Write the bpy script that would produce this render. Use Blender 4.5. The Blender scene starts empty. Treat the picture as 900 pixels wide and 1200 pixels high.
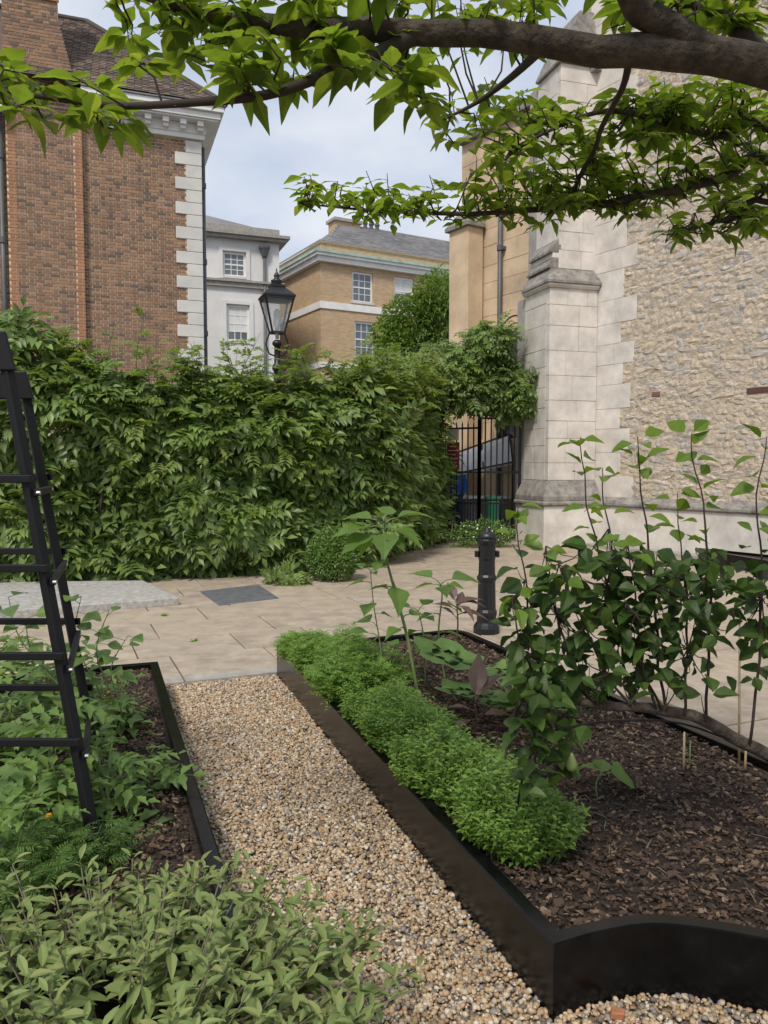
import bpy, math, random
import numpy as np
from mathutils import Vector, Matrix, noise as mnoise
random.seed(7); rng = np.random.default_rng(7)
sc = bpy.context.scene
C = sc.collection

# ------------------------------------------------------------------ camera, sky, sun, exposure
F = 920.0; PITCH = math.atan(55 / 920); EYE = 1.6
cam_d = bpy.data.cameras.new('camera'); cam = bpy.data.objects.new('camera', cam_d); C.objects.link(cam)
cam_d.sensor_fit = 'VERTICAL'; cam_d.sensor_height = 36; cam_d.lens = F / 1200 * 36
cam_d.clip_start = 0.05; cam_d.clip_end = 2000
cam.location = (0, 0, EYE); cam.rotation_euler = (math.pi / 2 - PITCH, 0, 0)
sc.camera = cam

SUN_EL, SUN_AZ = math.radians(52), math.radians(200)      # azimuth clockwise from +Y (camera looks +Y)
world = bpy.data.worlds.new('World'); sc.world = world; world.use_nodes = True
wn, wl = world.node_tree.nodes, world.node_tree.links
wn.clear()
w_out = wn.new('ShaderNodeOutputWorld')
sky = wn.new('ShaderNodeTexSky'); sky.sky_type = 'NISHITA'; sky.sun_disc = False
sky.sun_elevation = SUN_EL; sky.sun_rotation = SUN_AZ
sky.dust_density = 2.0
bg1 = wn.new('ShaderNodeBackground'); bg1.inputs[1].default_value = 0.085
wl.new(sky.outputs[0], bg1.inputs[0])
bg2 = wn.new('ShaderNodeBackground'); bg2.inputs[1].default_value = 0.50
tcw = wn.new('ShaderNodeTexCoord')
mpw = wn.new('ShaderNodeMapping'); mpw.inputs['Scale'].default_value = (1, 1, 2.2)
nzw = wn.new('ShaderNodeTexNoise'); nzw.inputs['Scale'].default_value = 2.6; nzw.inputs['Detail'].default_value = 7; nzw.inputs['Roughness'].default_value = 0.58
nz2 = wn.new('ShaderNodeTexNoise'); nz2.inputs['Scale'].default_value = 5.0; nz2.inputs['Detail'].default_value = 6
rp = wn.new('ShaderNodeValToRGB'); rp.color_ramp.elements[0].position = 0.30; rp.color_ramp.elements[0].color = (.55, .55, .55, 1)
rp.color_ramp.elements[1].position = 0.66; rp.color_ramp.elements[1].color = (1, 1, 1, 1)
rp2 = wn.new('ShaderNodeValToRGB'); rp2.color_ramp.elements[0].position = 0.32; rp2.color_ramp.elements[0].color = (.56, .64, .80, 1)
rp2.color_ramp.elements[1].position = 0.68; rp2.color_ramp.elements[1].color = (.84, .88, .95, 1)
mxw = wn.new('ShaderNodeMixShader')
wl.new(tcw.outputs['Generated'], mpw.inputs[0]); wl.new(mpw.outputs[0], nzw.inputs[0]); wl.new(mpw.outputs[0], nz2.inputs[0])
wl.new(nzw.outputs[0], rp.inputs[0]); wl.new(nz2.outputs[0], rp2.inputs[0]); wl.new(rp2.outputs[0], bg2.inputs[0])
wl.new(rp.outputs[0], mxw.inputs[0]); wl.new(bg1.outputs[0], mxw.inputs[1]); wl.new(bg2.outputs[0], mxw.inputs[2])
wl.new(mxw.outputs[0], w_out.inputs[0])

sun_d = bpy.data.lights.new('sun', 'SUN'); sun_d.energy = 1.5; sun_d.angle = math.radians(10); sun_d.color = (1, .94, .85)
sun = bpy.data.objects.new('sun', sun_d); C.objects.link(sun); sun.location = (0, 0, 30)
_sd = Vector((math.sin(SUN_AZ) * math.cos(SUN_EL), math.cos(SUN_AZ) * math.cos(SUN_EL), math.sin(SUN_EL)))
sun.rotation_euler = _sd.to_track_quat('Z', 'Y').to_euler()
sc.view_settings.view_transform = 'Standard'; sc.view_settings.look = 'None'
sc.view_settings.exposure = 0.98; sc.view_settings.gamma = 1.0; sc.view_settings.use_curve_mapping = False

# ------------------------------------------------------------------ helpers
def PX(px, py, Y):
    """photo pixel at depth Y -> world point"""
    a = (px - 450) / F; b = (600 - py) / F
    d = Vector((a, math.cos(PITCH) + b * math.sin(PITCH), -math.sin(PITCH) + b * math.cos(PITCH)))
    return Vector((0, 0, EYE)) + d * (Y / d.y)
def PZ(px, py, z=0.0):
    a = (px - 450) / F; b = (600 - py) / F
    d = Vector((a, math.cos(PITCH) + b * math.sin(PITCH), -math.sin(PITCH) + b * math.cos(PITCH)))
    return Vector((0, 0, EYE)) + d * ((z - EYE) / d.z)
def proj(P):
    """world points (N,3) -> photo pixels, depth"""
    P = np.asarray(P); y, z = P[:, 1], P[:, 2] - EYE
    d = y * math.cos(PITCH) - z * math.sin(PITCH); u = y * math.sin(PITCH) + z * math.cos(PITCH)
    d = np.where(d < 0.05, 0.05, d)
    return 450 + F * P[:, 0] / d, 600 - F * u / d, d

class MB:
    def __init__(s): s.v = []; s.f = []
    def add(s, vs, fs):
        o = len(s.v); s.v += [tuple(v) for v in vs]; s.f += [tuple(i + o for i in f) for f in fs]; return s
    def box(s, a, b):
        (x0, y0, z0), (x1, y1, z1) = a, b
        return s.add([(x0,y0,z0),(x1,y0,z0),(x1,y1,z0),(x0,y1,z0),(x0,y0,z1),(x1,y0,z1),(x1,y1,z1),(x0,y1,z1)],
              [(0,3,2,1),(4,5,6,7),(0,1,5,4),(1,2,6,5),(2,3,7,6),(3,0,4,7)])
    def fbox(s, fr, a, b, bev=0.0):
        """box in a frame fr=(origin,u,v): coords (u,v,z)"""
        m = MB(); m.box(a, b); o, u, v = fr
        return s.add([o + u*p[0] + v*p[1] + Vector((0,0,p[2])) for p in m.v], m.f)
    def bar(s, p, q, w, h=None, up=(0,0,1)):
        h = h or w; p = Vector(p); q = Vector(q); d = (q-p).normalized(); up = Vector(up)
        if abs(d.dot(up)) > .99: up = Vector((0,1,0))
        x = d.cross(up).normalized(); y = x.cross(d)
        vs = []
        for c in (p, q):
            for sx, sy in ((-1,-1),(1,-1),(1,1),(-1,1)): vs.append(c + x*sx*w/2 + y*sy*h/2)
        return s.add(vs, [(0,1,2,3),(7,6,5,4),(0,4,5,1),(1,5,6,2),(2,6,7,3),(3,7,4,0)])
    def tube(s, pts, rad, n=8, cap=True):
        pts = [Vector(p) for p in pts]
        if not hasattr(rad, '__len__'): rad = [rad]*len(pts)
        rings = []; prev = None
        for i, p in enumerate(pts):
            d = (pts[min(i+1,len(pts)-1)] - pts[max(i-1,0)])
            d = d.normalized() if d.length > 1e-9 else Vector((0,0,1))
            if prev is None: x = d.orthogonal().normalized()
            else:
                x = prev - d*prev.dot(d); x = x.normalized() if x.length > 1e-6 else d.orthogonal().normalized()
            prev = x; y = d.cross(x)
            rings.append([p + (x*math.cos(2*math.pi*k/n) + y*math.sin(2*math.pi*k/n))*rad[i] for k in range(n)])
        vs = [v for r in rings for v in r]; fs = []
        for i in range(len(pts)-1):
            for k in range(n):
                fs.append((i*n+k, i*n+(k+1)%n, (i+1)*n+(k+1)%n, (i+1)*n+k))
        if cap: fs.append(tuple(range(n-1,-1,-1))); fs.append(tuple((len(pts)-1)*n+k for k in range(n)))
        return s.add(vs, fs)
    def lathe(s, c, prof, n=20):
        c = Vector(c); vs = []; fs = []
        for r, z in prof:
            for k in range(n): a = 2*math.pi*k/n; vs.append(c + Vector((r*math.cos(a), r*math.sin(a), z)))
        for i in range(len(prof)-1):
            for k in range(n): fs.append((i*n+k, i*n+(k+1)%n, (i+1)*n+(k+1)%n, (i+1)*n+k))
        fs.append(tuple(range(n-1,-1,-1))); fs.append(tuple((len(prof)-1)*n+k for k in range(n)))
        return s.add(vs, fs)
    def prism(s, poly, d):
        """planar polygon (3d pts) extruded by vector d"""
        n = len(poly); d = Vector(d); P = [Vector(p) for p in poly]
        return s.add(P + [p + d for p in P], [tuple(range(n-1,-1,-1)), tuple(range(n,2*n))] + [(i,(i+1)%n,n+(i+1)%n,n+i) for i in range(n)])
    def mesh(s, name, mat, smooth=False):
        me = bpy.data.meshes.new(name); me.from_pydata(s.v, [], s.f); me.validate()
        import bmesh
        bm = bmesh.new(); bm.from_mesh(me); bmesh.ops.recalc_face_normals(bm, faces=bm.faces); bm.to_mesh(me); bm.free()
        me.materials.append(mat)
        if smooth: me.polygons.foreach_set('use_smooth', [True]*len(me.polygons))
        me.update(); return me
    def build(s, name, mat, parent=None, smooth=False, bevel=0.0):
        return link(name, s.mesh(name, mat, smooth), parent, bevel)

def link(name, me, parent=None, bevel=0.0):
    o = bpy.data.objects.new(name, me); C.objects.link(o)
    if parent: adopt(o, parent)
    if bevel:
        b = o.modifiers.new('bevel', 'BEVEL'); b.width = bevel; b.segments = 2; b.limit_method = 'ANGLE'; b.angle_limit = math.radians(40)
    return o
def adopt(o, parent):
    o.parent = parent
    o.matrix_parent_inverse = Matrix.Translation(-parent.location) if parent.type == 'EMPTY' else Matrix.Identity(4)
def thing(name, label, cat, loc, group=None):
    e = bpy.data.objects.new(name, None); C.objects.link(e); e.location = loc; e.empty_display_size = .1
    return tag(e, label, cat, group)
def tag(o, label, cat, group=None):
    o['label'] = label; o['category'] = cat
    if group: o['group'] = group
    return o
def struct(o): o['kind'] = 'structure'; return o
def stuff(o): o['kind'] = 'stuff'; return o

MID = {}
def fast_mesh(name, V, F_idx, mat, smooth=True, flags=None):
    """V (n,3); F_idx (m,k) int array, constant k"""
    me = bpy.data.meshes.new(name); m, k = F_idx.shape
    me.vertices.add(len(V)); me.vertices.foreach_set('co', np.ascontiguousarray(V, dtype=np.float32).ravel())
    me.loops.add(m*k); me.loops.foreach_set('vertex_index', np.ascontiguousarray(F_idx, dtype=np.int32).ravel())
    me.polygons.add(m); me.polygons.foreach_set('loop_start', np.arange(0, m*k, k, dtype=np.int32))
    me.polygons.foreach_set('loop_total', np.full(m, k, dtype=np.int32))
    me.polygons.foreach_set('use_smooth', np.full(m, smooth))
    me.update(calc_edges=True); me.materials.append(mat)
    flags = MID.get(id(V)) if flags is None else flags
    if flags is not None and smooth:                       # crease along the midrib
        ev = np.empty(len(me.edges)*2, np.int32); me.edges.foreach_get('vertices', ev); ev = ev.reshape(-1, 2)
        at = me.attributes.get('sharp_edge') or me.attributes.new('sharp_edge', 'BOOLEAN', 'EDGE'); at.data.foreach_set('value', flags[ev[:,0]] & flags[ev[:,1]])
    return me

def basis(D, N):
    """columns x,y,z: y along D, z near N"""
    D = np.asarray(D, float); N = np.asarray(N, float)
    D = D / (np.linalg.norm(D, axis=1, keepdims=True) + 1e-9)
    X = np.cross(D, N); l = np.linalg.norm(X, axis=1, keepdims=True)
    X = np.where(l < 1e-4, np.array([[1.0, 0, 0]]), X / (l + 1e-9)); Z = np.cross(X, D)
    return np.stack([X, D, Z], axis=2)
def merged(name, tmpl, P, R, S, mat, parent=None, smooth=True):
    """tmpl list of (V,F) with equal face arity; one joined mesh"""
    P = np.asarray(P); S = np.asarray(S); n = len(P)
    S = S if S.ndim == 2 else np.repeat(S[:, None], 3, 1)
    pick = np.arange(n) % len(tmpl); VV = []; FF = []; FL = []; off = 0
    for i, (V, Fx) in enumerate(tmpl):
        idx = np.where(pick == i)[0]
        if not len(idx): continue
        W = np.einsum('nij,nvj->nvi', R[idx], V[None] * S[idx][:, None, :]) + P[idx][:, None, :]
        k = len(V); VV.append(W.reshape(-1, 3)); FL.append(np.tile(MID.get(id(V), np.zeros(k, bool)), len(idx)))
        FF.append((Fx[None] + (np.arange(len(idx)) * k)[:, None, None]).reshape(-1, Fx.shape[1]) + off); off += k * len(idx)
    FL = np.concatenate(FL); me = fast_mesh(name, np.concatenate(VV), np.concatenate(FF), mat, smooth, FL if FL.any() else None)
    return link(name, me, parent)
def scatter(root, name, tmpl, P, R, S, mat, n_obj=300, rest='foliage', front=None):
    """the n_obj leaves that show largest become objects, the others one 'stuff' part"""
    P = np.asarray(P, float); S = np.asarray(S, float); n = len(P)
    px, py, d = proj(P); inn = (px > -10) & (px < 910) & (py > -10) & (py < 1210)
    score = np.where(inn, S / d if front is None else S/d + front, -1)
    order = np.argsort(-score); k = min(n_obj, int(inn.sum()))
    mes = [fast_mesh(name, V, Fx, mat) for V, Fx in tmpl]
    for j in order[:k]:
        o = bpy.data.objects.new(name, mes[j % len(mes)]); C.objects.link(o)
        M = Matrix([list(R[j][r] * S[j]) + [P[j][r]] for r in range(3)] + [[0, 0, 0, 1]])
        o.parent = root; o.matrix_parent_inverse = Matrix.Translation(-root.location)
        o.matrix_basis = M
    o2 = order[k:]
    if len(o2): stuff(merged(rest, tmpl, P[o2], R[o2], S[o2], mat, root))

# leaf templates --------------------------------------------------------------
KEEP = []
def leaf_t(L=1., W=.5, rows=6, peak=.4, fold=.25, curl=.25, tip=1.0, lobes=0, wob=0.0, seed=0, twist=0.):
    r = random.Random(seed); V = []; Fx = []
    for i in range(rows + 1):
        t = i / rows
        w = (t / peak) ** .6 if t < peak else ((1 - t) / (1 - peak)) ** tip
        w = max(w, .02) * W / 2
        if lobes and 0 < i < rows: w *= (1.0 if i % 2 else .55 + .2*r.random())
        z = -curl * t * t * L + r.uniform(-wob, wob) * L
        tw = twist * (t - .5)
        for sx in (-1, 0, 1):
            V.append((sx * w, t * L - (0.04*L if (lobes and sx and i % 2 == 0) else 0), z + abs(sx) * w * fold * 2 + sx * w * tw + (r.uniform(-wob, wob) * L if sx else 0)))
    for i in range(rows):
        for c in (0, 1):
            a = i * 3 + c; Fx.append((a, a + 1, a + 4, a + 3))
    V = np.array(V, float); MID[id(V)] = np.arange(len(V)) % 3 == 1; KEEP.append(V)
    return V, np.array(Fx, int)
def compound_t(n=5, L=1., ll=.3, lw=.11, droop=.35, seed=0, rows=2, lobes=0, peak=.4, spread=.62):
    """pinnate leaf with 2n+1 leaflets, quads only"""
    r = random.Random(seed); V = []; Fx = []
    def put(lv, lf, p, ang, roll, sc_):
        o = len(V); ca, sa = math.cos(ang), math.sin(ang)
        for x, y, z in lv:
            x *= sc_; y *= sc_; z *= sc_
            z += x * roll
            V.append((p[0] + x*ca + y*sa, p[1] - x*sa + y*ca, p[2] + z))
        Fx.extend([tuple(int(i) + o for i in f) for f in lf])
    def at(t): return (0, t*L, -droop*t*t*L)
    lv, lf = leaf_t(ll, lw, rows, peak, .22, .3, 1.0, lobes, .01, seed)
    for i in range(n):
        t = .18 + .74*i/n
        for s in (-1, 1):
            put(lv, lf, at(t), s*(spread+.9*(1-t)*.5 + r.uniform(-.15,.15)), r.uniform(-.35,.35) , (.75+.5*math.sin(math.pi*(t*.8+.1)))*r.uniform(.85,1.1))
    put(lv, lf, at(.95), r.uniform(-.1,.1), 0, 1.0)
    # rachis as a thin strip
    o = len(V); w = .006*L
    for k in range(4):
        p = at(k/3*.97)
        V.extend([(-w, p[1], p[2]), (w, p[1], p[2]+.002)])
    for k in range(3): Fx.append((o+2*k, o+2*k+1, o+2*k+3, o+2*k+2))
    return np.array(V, float), np.array(Fx, int)
def rnd_dirs(n, zlo=-1, zhi=1):
    a = rng.uniform(0, 2*np.pi, n); z = rng.uniform(zlo, zhi, n); r = np.sqrt(np.maximum(0, 1 - z*z))
    return np.stack([r*np.cos(a), r*np.sin(a), z], 1)

# materials -------------------------------------------------------------------
def mat(name, cols, rough=.7, mix=.5, scale=3., bump=.3, bscale=40., dist=.01, mottle=.25, mscale=1.5, trans=0., tcol=None, spec=.5, metal=0., detail=5, sharp=False, coat=0.):
    m = bpy.data.materials.new(name); m.use_nodes = True; t = m.node_tree; N, L = t.nodes, t.links
    bs = N['Principled BSDF']; out = N['Material Output']
    bs.inputs['Roughness'].default_value = rough; bs.inputs['Metallic'].default_value = metal
    bs.inputs['Specular IOR Level'].default_value = spec; bs.inputs['Coat Weight'].default_value = coat
    geo = N.new('ShaderNodeNewGeometry'); oi = N.new('ShaderNodeObjectInfo')
    def math_(op, a, b):
        x = N.new('ShaderNodeMath'); x.operation = op
        for i, q in enumerate((a, b)):
            if q is None: continue
            if isinstance(q, (int, float)): x.inputs[i].default_value = q
            else: L.new(q, x.inputs[i])
        return x.outputs[0]
    rnd = math_('FRACT', math_('ADD', oi.outputs['Random'], geo.outputs['Random Per Island']), None)
    nz = N.new('ShaderNodeTexNoise'); nz.inputs['Scale'].default_value = scale; nz.inputs['Detail'].default_value = detail
    L.new(geo.outputs['Position'], nz.inputs['Vector'])
    nzs = N.new('ShaderNodeMapRange'); nzs.inputs[1].default_value = .3; nzs.inputs[2].default_value = .7; L.new(nz.outputs[0], nzs.inputs[0])
    fac = math_('ADD', math_('MULTIPLY', rnd, mix), math_('MULTIPLY', nzs.outputs[0], 1 - mix))
    ramp = N.new('ShaderNodeValToRGB'); cr = ramp.color_ramp
    if sharp: cr.interpolation = 'CONSTANT'
    k = len(cols)
    while len(cr.elements) < k: cr.elements.new(.5)
    for i, c in enumerate(cols):
        cr.elements[i].position = (i / k) if sharp else (i / max(1, k - 1)); cr.elements[i].color = (*c, 1)
    L.new(fac, ramp.inputs[0]); col = ramp.outputs[0]
    if mottle:
        n2 = N.new('ShaderNodeTexNoise'); n2.inputs['Scale'].default_value = mscale; n2.inputs['Detail'].default_value = 8; n2.inputs['Roughness'].default_value = .65
        L.new(geo.outputs['Position'], n2.inputs['Vector'])
        mr = N.new('ShaderNodeMapRange'); mr.inputs[1].default_value = .3; mr.inputs[2].default_value = .7
        mr.inputs[3].default_value = 1 - mottle; mr.inputs[4].default_value = 1 + mottle * .6; L.new(n2.outputs[0], mr.inputs[0])
        mm = N.new('ShaderNodeVectorMath'); mm.operation = 'SCALE'; L.new(col, mm.inputs[0]); L.new(mr.outputs[0], mm.inputs['Scale']); col = mm.outputs[0]
    L.new(col, bs.inputs['Base Color'])
    if bump:
        n3 = N.new('ShaderNodeTexNoise'); n3.inputs['Scale'].default_value = bscale; n3.inputs['Detail'].default_value = 6
        L.new(geo.outputs['Position'], n3.inputs['Vector'])
        bp = N.new('ShaderNodeBump'); bp.inputs['Strength'].default_value = bump; bp.inputs['Distance'].default_value = dist
        L.new(n3.outputs[0], bp.inputs['Height']); L.new(bp.outputs[0], bs.inputs['Normal'])
    if trans:
        tr = N.new('ShaderNodeBsdfTranslucent'); mx = N.new('ShaderNodeMixShader'); mx.inputs[0].default_value = trans
        tm = N.new('ShaderNodeMix'); tm.data_type = 'RGBA'; tm.blend_type = 'MULTIPLY'; tm.inputs[0].default_value = 1
        L.new(col, tm.inputs[6]); tm.inputs[7].default_value = (*(tcol or (1.6, 1.5, .7)), 1)
        L.new(tm.outputs[2], tr.inputs[0]); L.new(bs.outputs[0], mx.inputs[1]); L.new(tr.outputs[0], mx.inputs[2]); L.new(mx.outputs[0], out.inputs[0])
    return m
def glass_mat(name, col, rough=.08):
    return mat(name, [col, tuple(c*1.25 for c in col)], rough=rough, bump=.02, bscale=3, mottle=.1, spec=.9)

M = {}
M['gravel'] = mat('gravel', [(.46,.33,.195),(.33,.225,.13),(.58,.46,.31),(.15,.13,.115),(.64,.57,.46),(.42,.29,.165),(.28,.25,.22),(.48,.33,.19),(.55,.44,.31),(.44,.28,.15),(.50,.40,.28)], rough=.65, mix=1, sharp=True, bump=.15, bscale=200, dist=.002, mottle=.2, mscale=60)
M['gravel_bed'] = mat('gravel_bed', [(.20,.145,.09),(.32,.24,.155)], rough=.9, mix=0, scale=60, bump=.9, bscale=70, dist=.02, mottle=.3, mscale=30)
M['soil'] = mat('soil', [(.022,.014,.010),(.05,.032,.022)], rough=.95, mix=0, scale=25, bump=.9, bscale=50, dist=.02, mottle=.4, mscale=12)
M['chip'] = mat('bark_chip', [(.055,.033,.021),(.11,.068,.042),(.075,.046,.029),(.16,.10,.062),(.06,.037,.024),(.09,.056,.036),(.24,.165,.105),(.04,.025,.017)], rough=.85, mix=1, sharp=True, bump=.5, bscale=150, dist=.003, mottle=.35, mscale=40)
M['steel'] = mat('planter_steel', [(.0035,.0035,.004),(.0045,.0045,.005),(.006,.006,.0068),(.009,.0085,.008)], rough=.22, mix=.08, scale=12, bump=.06, bscale=160, dist=.001, mottle=.5, mscale=14, spec=.26)
M['iron'] = mat('black_iron', [(.006,.006,.0065),(.011,.011,.012)], rough=.42, bump=.15, bscale=120, dist=.002, mottle=.2, mscale=20)
M['blackwood'] = mat('black_painted_wood', [(.0055,.0055,.006),(.010,.010,.011)], rough=.55, spec=.3, bump=.2, bscale=60, dist=.002, mottle=.2, mscale=15)
M['slab'] = mat('york_stone', [(.37,.295,.21),(.42,.345,.255),(.35,.285,.215),(.40,.33,.25),(.32,.27,.215)], rough=.8, mix=.62, scale=2.5, bump=.5, bscale=26, dist=.010, mottle=.3, mscale=5)
M['kerb'] = mat('kerb_stone', [(.30,.28,.25),(.38,.36,.32)], rough=.85, bump=.35, bscale=60, mottle=.3, mscale=9)
M['joint'] = mat('joint_sand', [(.07,.058,.042),(.12,.10,.07)], rough=.95, mix=0, scale=12, bump=.5, bscale=60)
M['tomb'] = mat('weathered_tomb_stone', [(.33,.315,.29),(.47,.45,.415)], rough=.9, mix=.1, scale=14, bump=.6, bscale=45, dist=.012, mottle=.35, mscale=18)
M['plaque'] = mat('slate_plaque', [(.11,.115,.125),(.155,.16,.17)], rough=.55, mix=.1, scale=10, bump=.3, bscale=60, mottle=.3, mscale=9)
M['asphalt'] = mat('asphalt', [(.09,.09,.09),(.14,.14,.14)], rough=.9, mix=0, scale=4, bump=.4, bscale=60)
M['earth'] = mat('earth', [(.10,.09,.07),(.16,.14,.11)], rough=.95, mix=0, scale=1, bump=.3, bscale=20)
M['brick'] = mat('red_brick', [(.29,.165,.10),(.235,.138,.09),(.34,.195,.115),(.21,.128,.088),(.31,.18,.11),(.265,.155,.10),(.145,.10,.078),(.36,.215,.135),(.245,.14,.09)], rough=.85, mix=1, sharp=True, bump=.4, bscale=60, dist=.005, mottle=.18, mscale=1.2)
M['brick_orange'] = mat('orange_brick', [(.40,.185,.10),(.43,.215,.115),(.37,.18,.10)], rough=.85, mix=1, sharp=True, bump=.4, bscale=60, dist=.005, mottle=.25, mscale=1.2)
M['mortar'] = mat('lime_mortar', [(.60,.49,.34),(.70,.60,.44)], rough=.95, mix=0, scale=6, bump=.4, bscale=60, mottle=.3)
M['wallmortar'] = mat('wall_mortar', [(.45,.38,.29),(.57,.49,.385)], rough=.95, mix=0, scale=7, bump=1., bscale=22, dist=.03, mottle=.4, mscale=4)
M['garden_brick'] = mat('garden_wall_brick', [(.19,.075,.05),(.14,.06,.045),(.24,.10,.065),(.11,.055,.045)], rough=.9, mix=1, sharp=True, bump=.5, bscale=60, dist=.006, mottle=.35, mscale=5)
M['white_stone'] = mat('portland_stone', [(.60,.58,.54),(.66,.645,.61)], rough=.8, mix=.4, scale=1.5, bump=.15, bscale=30, mottle=.15, mscale=1.3)
M['white_paint'] = mat('white_paint', [(.74,.73,.70),(.80,.79,.77)], rough=.55, mix=.1, bump=.05, mottle=.08)
M['stucco'] = mat('pale_stucco', [(.66,.65,.63),(.72,.71,.69)], rough=.85, mix=.0, scale=.6, bump=.1, mottle=.13, mscale=.7)
M['roof_tile'] = mat('clay_roof_tile', [(.13,.092,.07),(.17,.12,.09),(.10,.075,.06),(.20,.145,.11),(.085,.07,.06)], rough=.9, mix=1, sharp=True, bump=.4, bscale=30, mottle=.3, mscale=1.5)
M['slate'] = mat('grey_slate', [(.17,.165,.165),(.235,.225,.22),(.20,.19,.19)], rough=.75, mix=1, sharp=True, bump=.2, bscale=12, mottle=.25, mscale=.7)
M['lead'] = mat('lead', [(.19,.2,.21),(.26,.27,.28)], rough=.6, bump=.1, mottle=.2)
M['pipe'] = mat('grey_pipe', [(.07,.07,.075),(.12,.12,.125)], rough=.5, bump=.1, mottle=.2)
M['verdigris'] = mat('verdigris_copper', [(.30,.44,.36),(.42,.52,.44)], rough=.7, bump=.1, mottle=.25, mscale=3)
M['ashlar'] = mat('ashlar_limestone', [(.60,.55,.495),(.66,.615,.56),(.62,.565,.50),(.69,.645,.595)], rough=.85, mix=.6, scale=1.6, bump=.25, bscale=26, dist=.01, mottle=.28, mscale=2.2)
M['ashlar_joint'] = mat('ashlar_joint', [(.33,.31,.28),(.40,.38,.35)], rough=.95, mix=0, scale=10, bump=.3)
M['weather'] = mat('weathered_stone', [(.16,.145,.13),(.30,.28,.25),(.21,.195,.17)], rough=.95, mix=.25, scale=7, bump=.8, bscale=40, dist=.02, mottle=.45, mscale=6)
M['bath'] = mat('golden_bath_stone', [(.56,.41,.26),(.64,.49,.33),(.52,.39,.26)], rough=.85, mix=.4, scale=.9, bump=.2, bscale=25, mottle=.3, mscale=1.1)
M['rubble'] = mat('rubble_stone', [(.54,.46,.36),(.48,.40,.305),(.58,.50,.41),(.38,.355,.33),(.55,.45,.34),(.50,.425,.33),(.57,.455,.33),(.43,.41,.39),(.44,.35,.26)], rough=.9, mix=.85, scale=9, bump=.6, bscale=45, dist=.015, mottle=.4, mscale=14)
M['glass'] = glass_mat('window_glass', (.10,.115,.13))
M['lampglass'] = mat('lamp_glass', [(.32,.34,.36),(.42,.44,.46)], rough=.15, bump=.02, mottle=.2, mscale=8, trans=.5, tcol=(1.5,1.5,1.5), spec=.8)
M['blind'] = mat('window_blind', [(.62,.62,.60),(.70,.70,.69)], rough=.8, bump=.05, mottle=.1)
M['bark'] = mat('tree_bark', [(.038,.027,.019),(.075,.056,.040),(.115,.092,.070)], rough=.9, mix=.05, scale=22, bump=1., bscale=70, dist=.014, mottle=.5, mscale=16)
M['twig'] = mat('twig_bark', [(.035,.025,.018),(.06,.045,.032)], rough=.85, bump=.3, bscale=100, dist=.003, mottle=.2)
M['dogleaf'] = mat('dogwood_leaf', [(.082,.14,.026),(.115,.178,.032),(.098,.158,.028),(.15,.205,.04),(.19,.23,.048)], rough=.5, mix=.8, scale=8, bump=.2, bscale=70, dist=.003, mottle=.15, mscale=20, trans=.68, tcol=(2.1,1.95,.78))
M['wisteria'] = mat('wisteria_leaf', [(.105,.18,.05),(.155,.24,.064),(.13,.21,.056),(.22,.305,.082),(.18,.27,.07),(.29,.36,.10)], rough=.42, mix=.55, scale=1.1, bump=0, mottle=.5, mscale=1.3, trans=.34)
M['wisteria_new'] = mat('wisteria_young_leaf', [(.16,.26,.045),(.22,.30,.07),(.14,.24,.04),(.28,.30,.10)], rough=.5, mix=.9, bump=0, mottle=.15, trans=.4)
M['box'] = mat('box_leaf', [(.08,.16,.028),(.13,.225,.04),(.10,.19,.034)], rough=.4, mix=.9, bump=0, mottle=.2, mscale=6, trans=.2)
M['treeleaf'] = mat('street_tree_leaf', [(.10,.185,.028),(.14,.24,.036),(.19,.29,.05)], rough=.5, mix=.8, bump=0, mottle=.25, mscale=2, trans=.4)
M['sage'] = mat('sage_leaf', [(.15,.215,.065),(.20,.265,.09),(.17,.235,.072),(.245,.305,.115),(.27,.29,.10),(.12,.175,.05)], rough=.7, mix=.9, bump=.3, bscale=220, dist=.002, mottle=.15, mscale=9, trans=.22, tcol=(1.3,1.35,.8), spec=.3)
M['sage_stem'] = mat('sage_stem', [(.20,.20,.12),(.15,.13,.085)], rough=.8, bump=.1)
M['pear'] = mat('pear_leaf', [(.034,.072,.014),(.048,.095,.018),(.04,.082,.016),(.075,.135,.024),(.10,.165,.03)], rough=.46, mix=.85, bump=.15, bscale=80, dist=.002, mottle=.25, mscale=14, trans=.24, spec=.32)
M['pear_new'] = mat('pear_young_leaf', [(.12,.22,.03),(.17,.28,.04),(.20,.30,.045)], rough=.38, mix=.9, bump=.1, bscale=80, dist=.002, mottle=.12, trans=.42)
M['herb'] = mat('marjoram_leaf', [(.135,.25,.038),(.18,.31,.05),(.22,.35,.06)], rough=.5, mix=.9, bump=0, mottle=.2, mscale=9, trans=.32)
M['chervil'] = mat('chervil_leaf', [(.145,.265,.045),(.20,.33,.06),(.165,.29,.05)], rough=.5, mix=.9, bump=0, mottle=.2, mscale=9, trans=.35)
M['tomato'] = mat('tomato_leaf', [(.10,.18,.042),(.14,.235,.052),(.18,.28,.06),(.115,.195,.06)], rough=.5, mix=.9, bump=.2, bscale=90, dist=.003, mottle=.2, mscale=12, trans=.3)
M['marigold'] = mat('marigold_leaf', [(.08,.155,.03),(.11,.195,.04)], rough=.5, mix=.9, bump=0, mottle=.2, trans=.3)
M['stem'] = mat('green_stem', [(.13,.20,.065),(.17,.24,.08)], rough=.55, bump=.1, mottle=.15)
M['sunleaf'] = mat('sunflower_leaf', [(.11,.20,.035),(.145,.245,.042),(.095,.175,.035)], rough=.55, mix=.9, bump=.35, bscale=60, dist=.004, mottle=.15, mscale=14, trans=.4)
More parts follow.
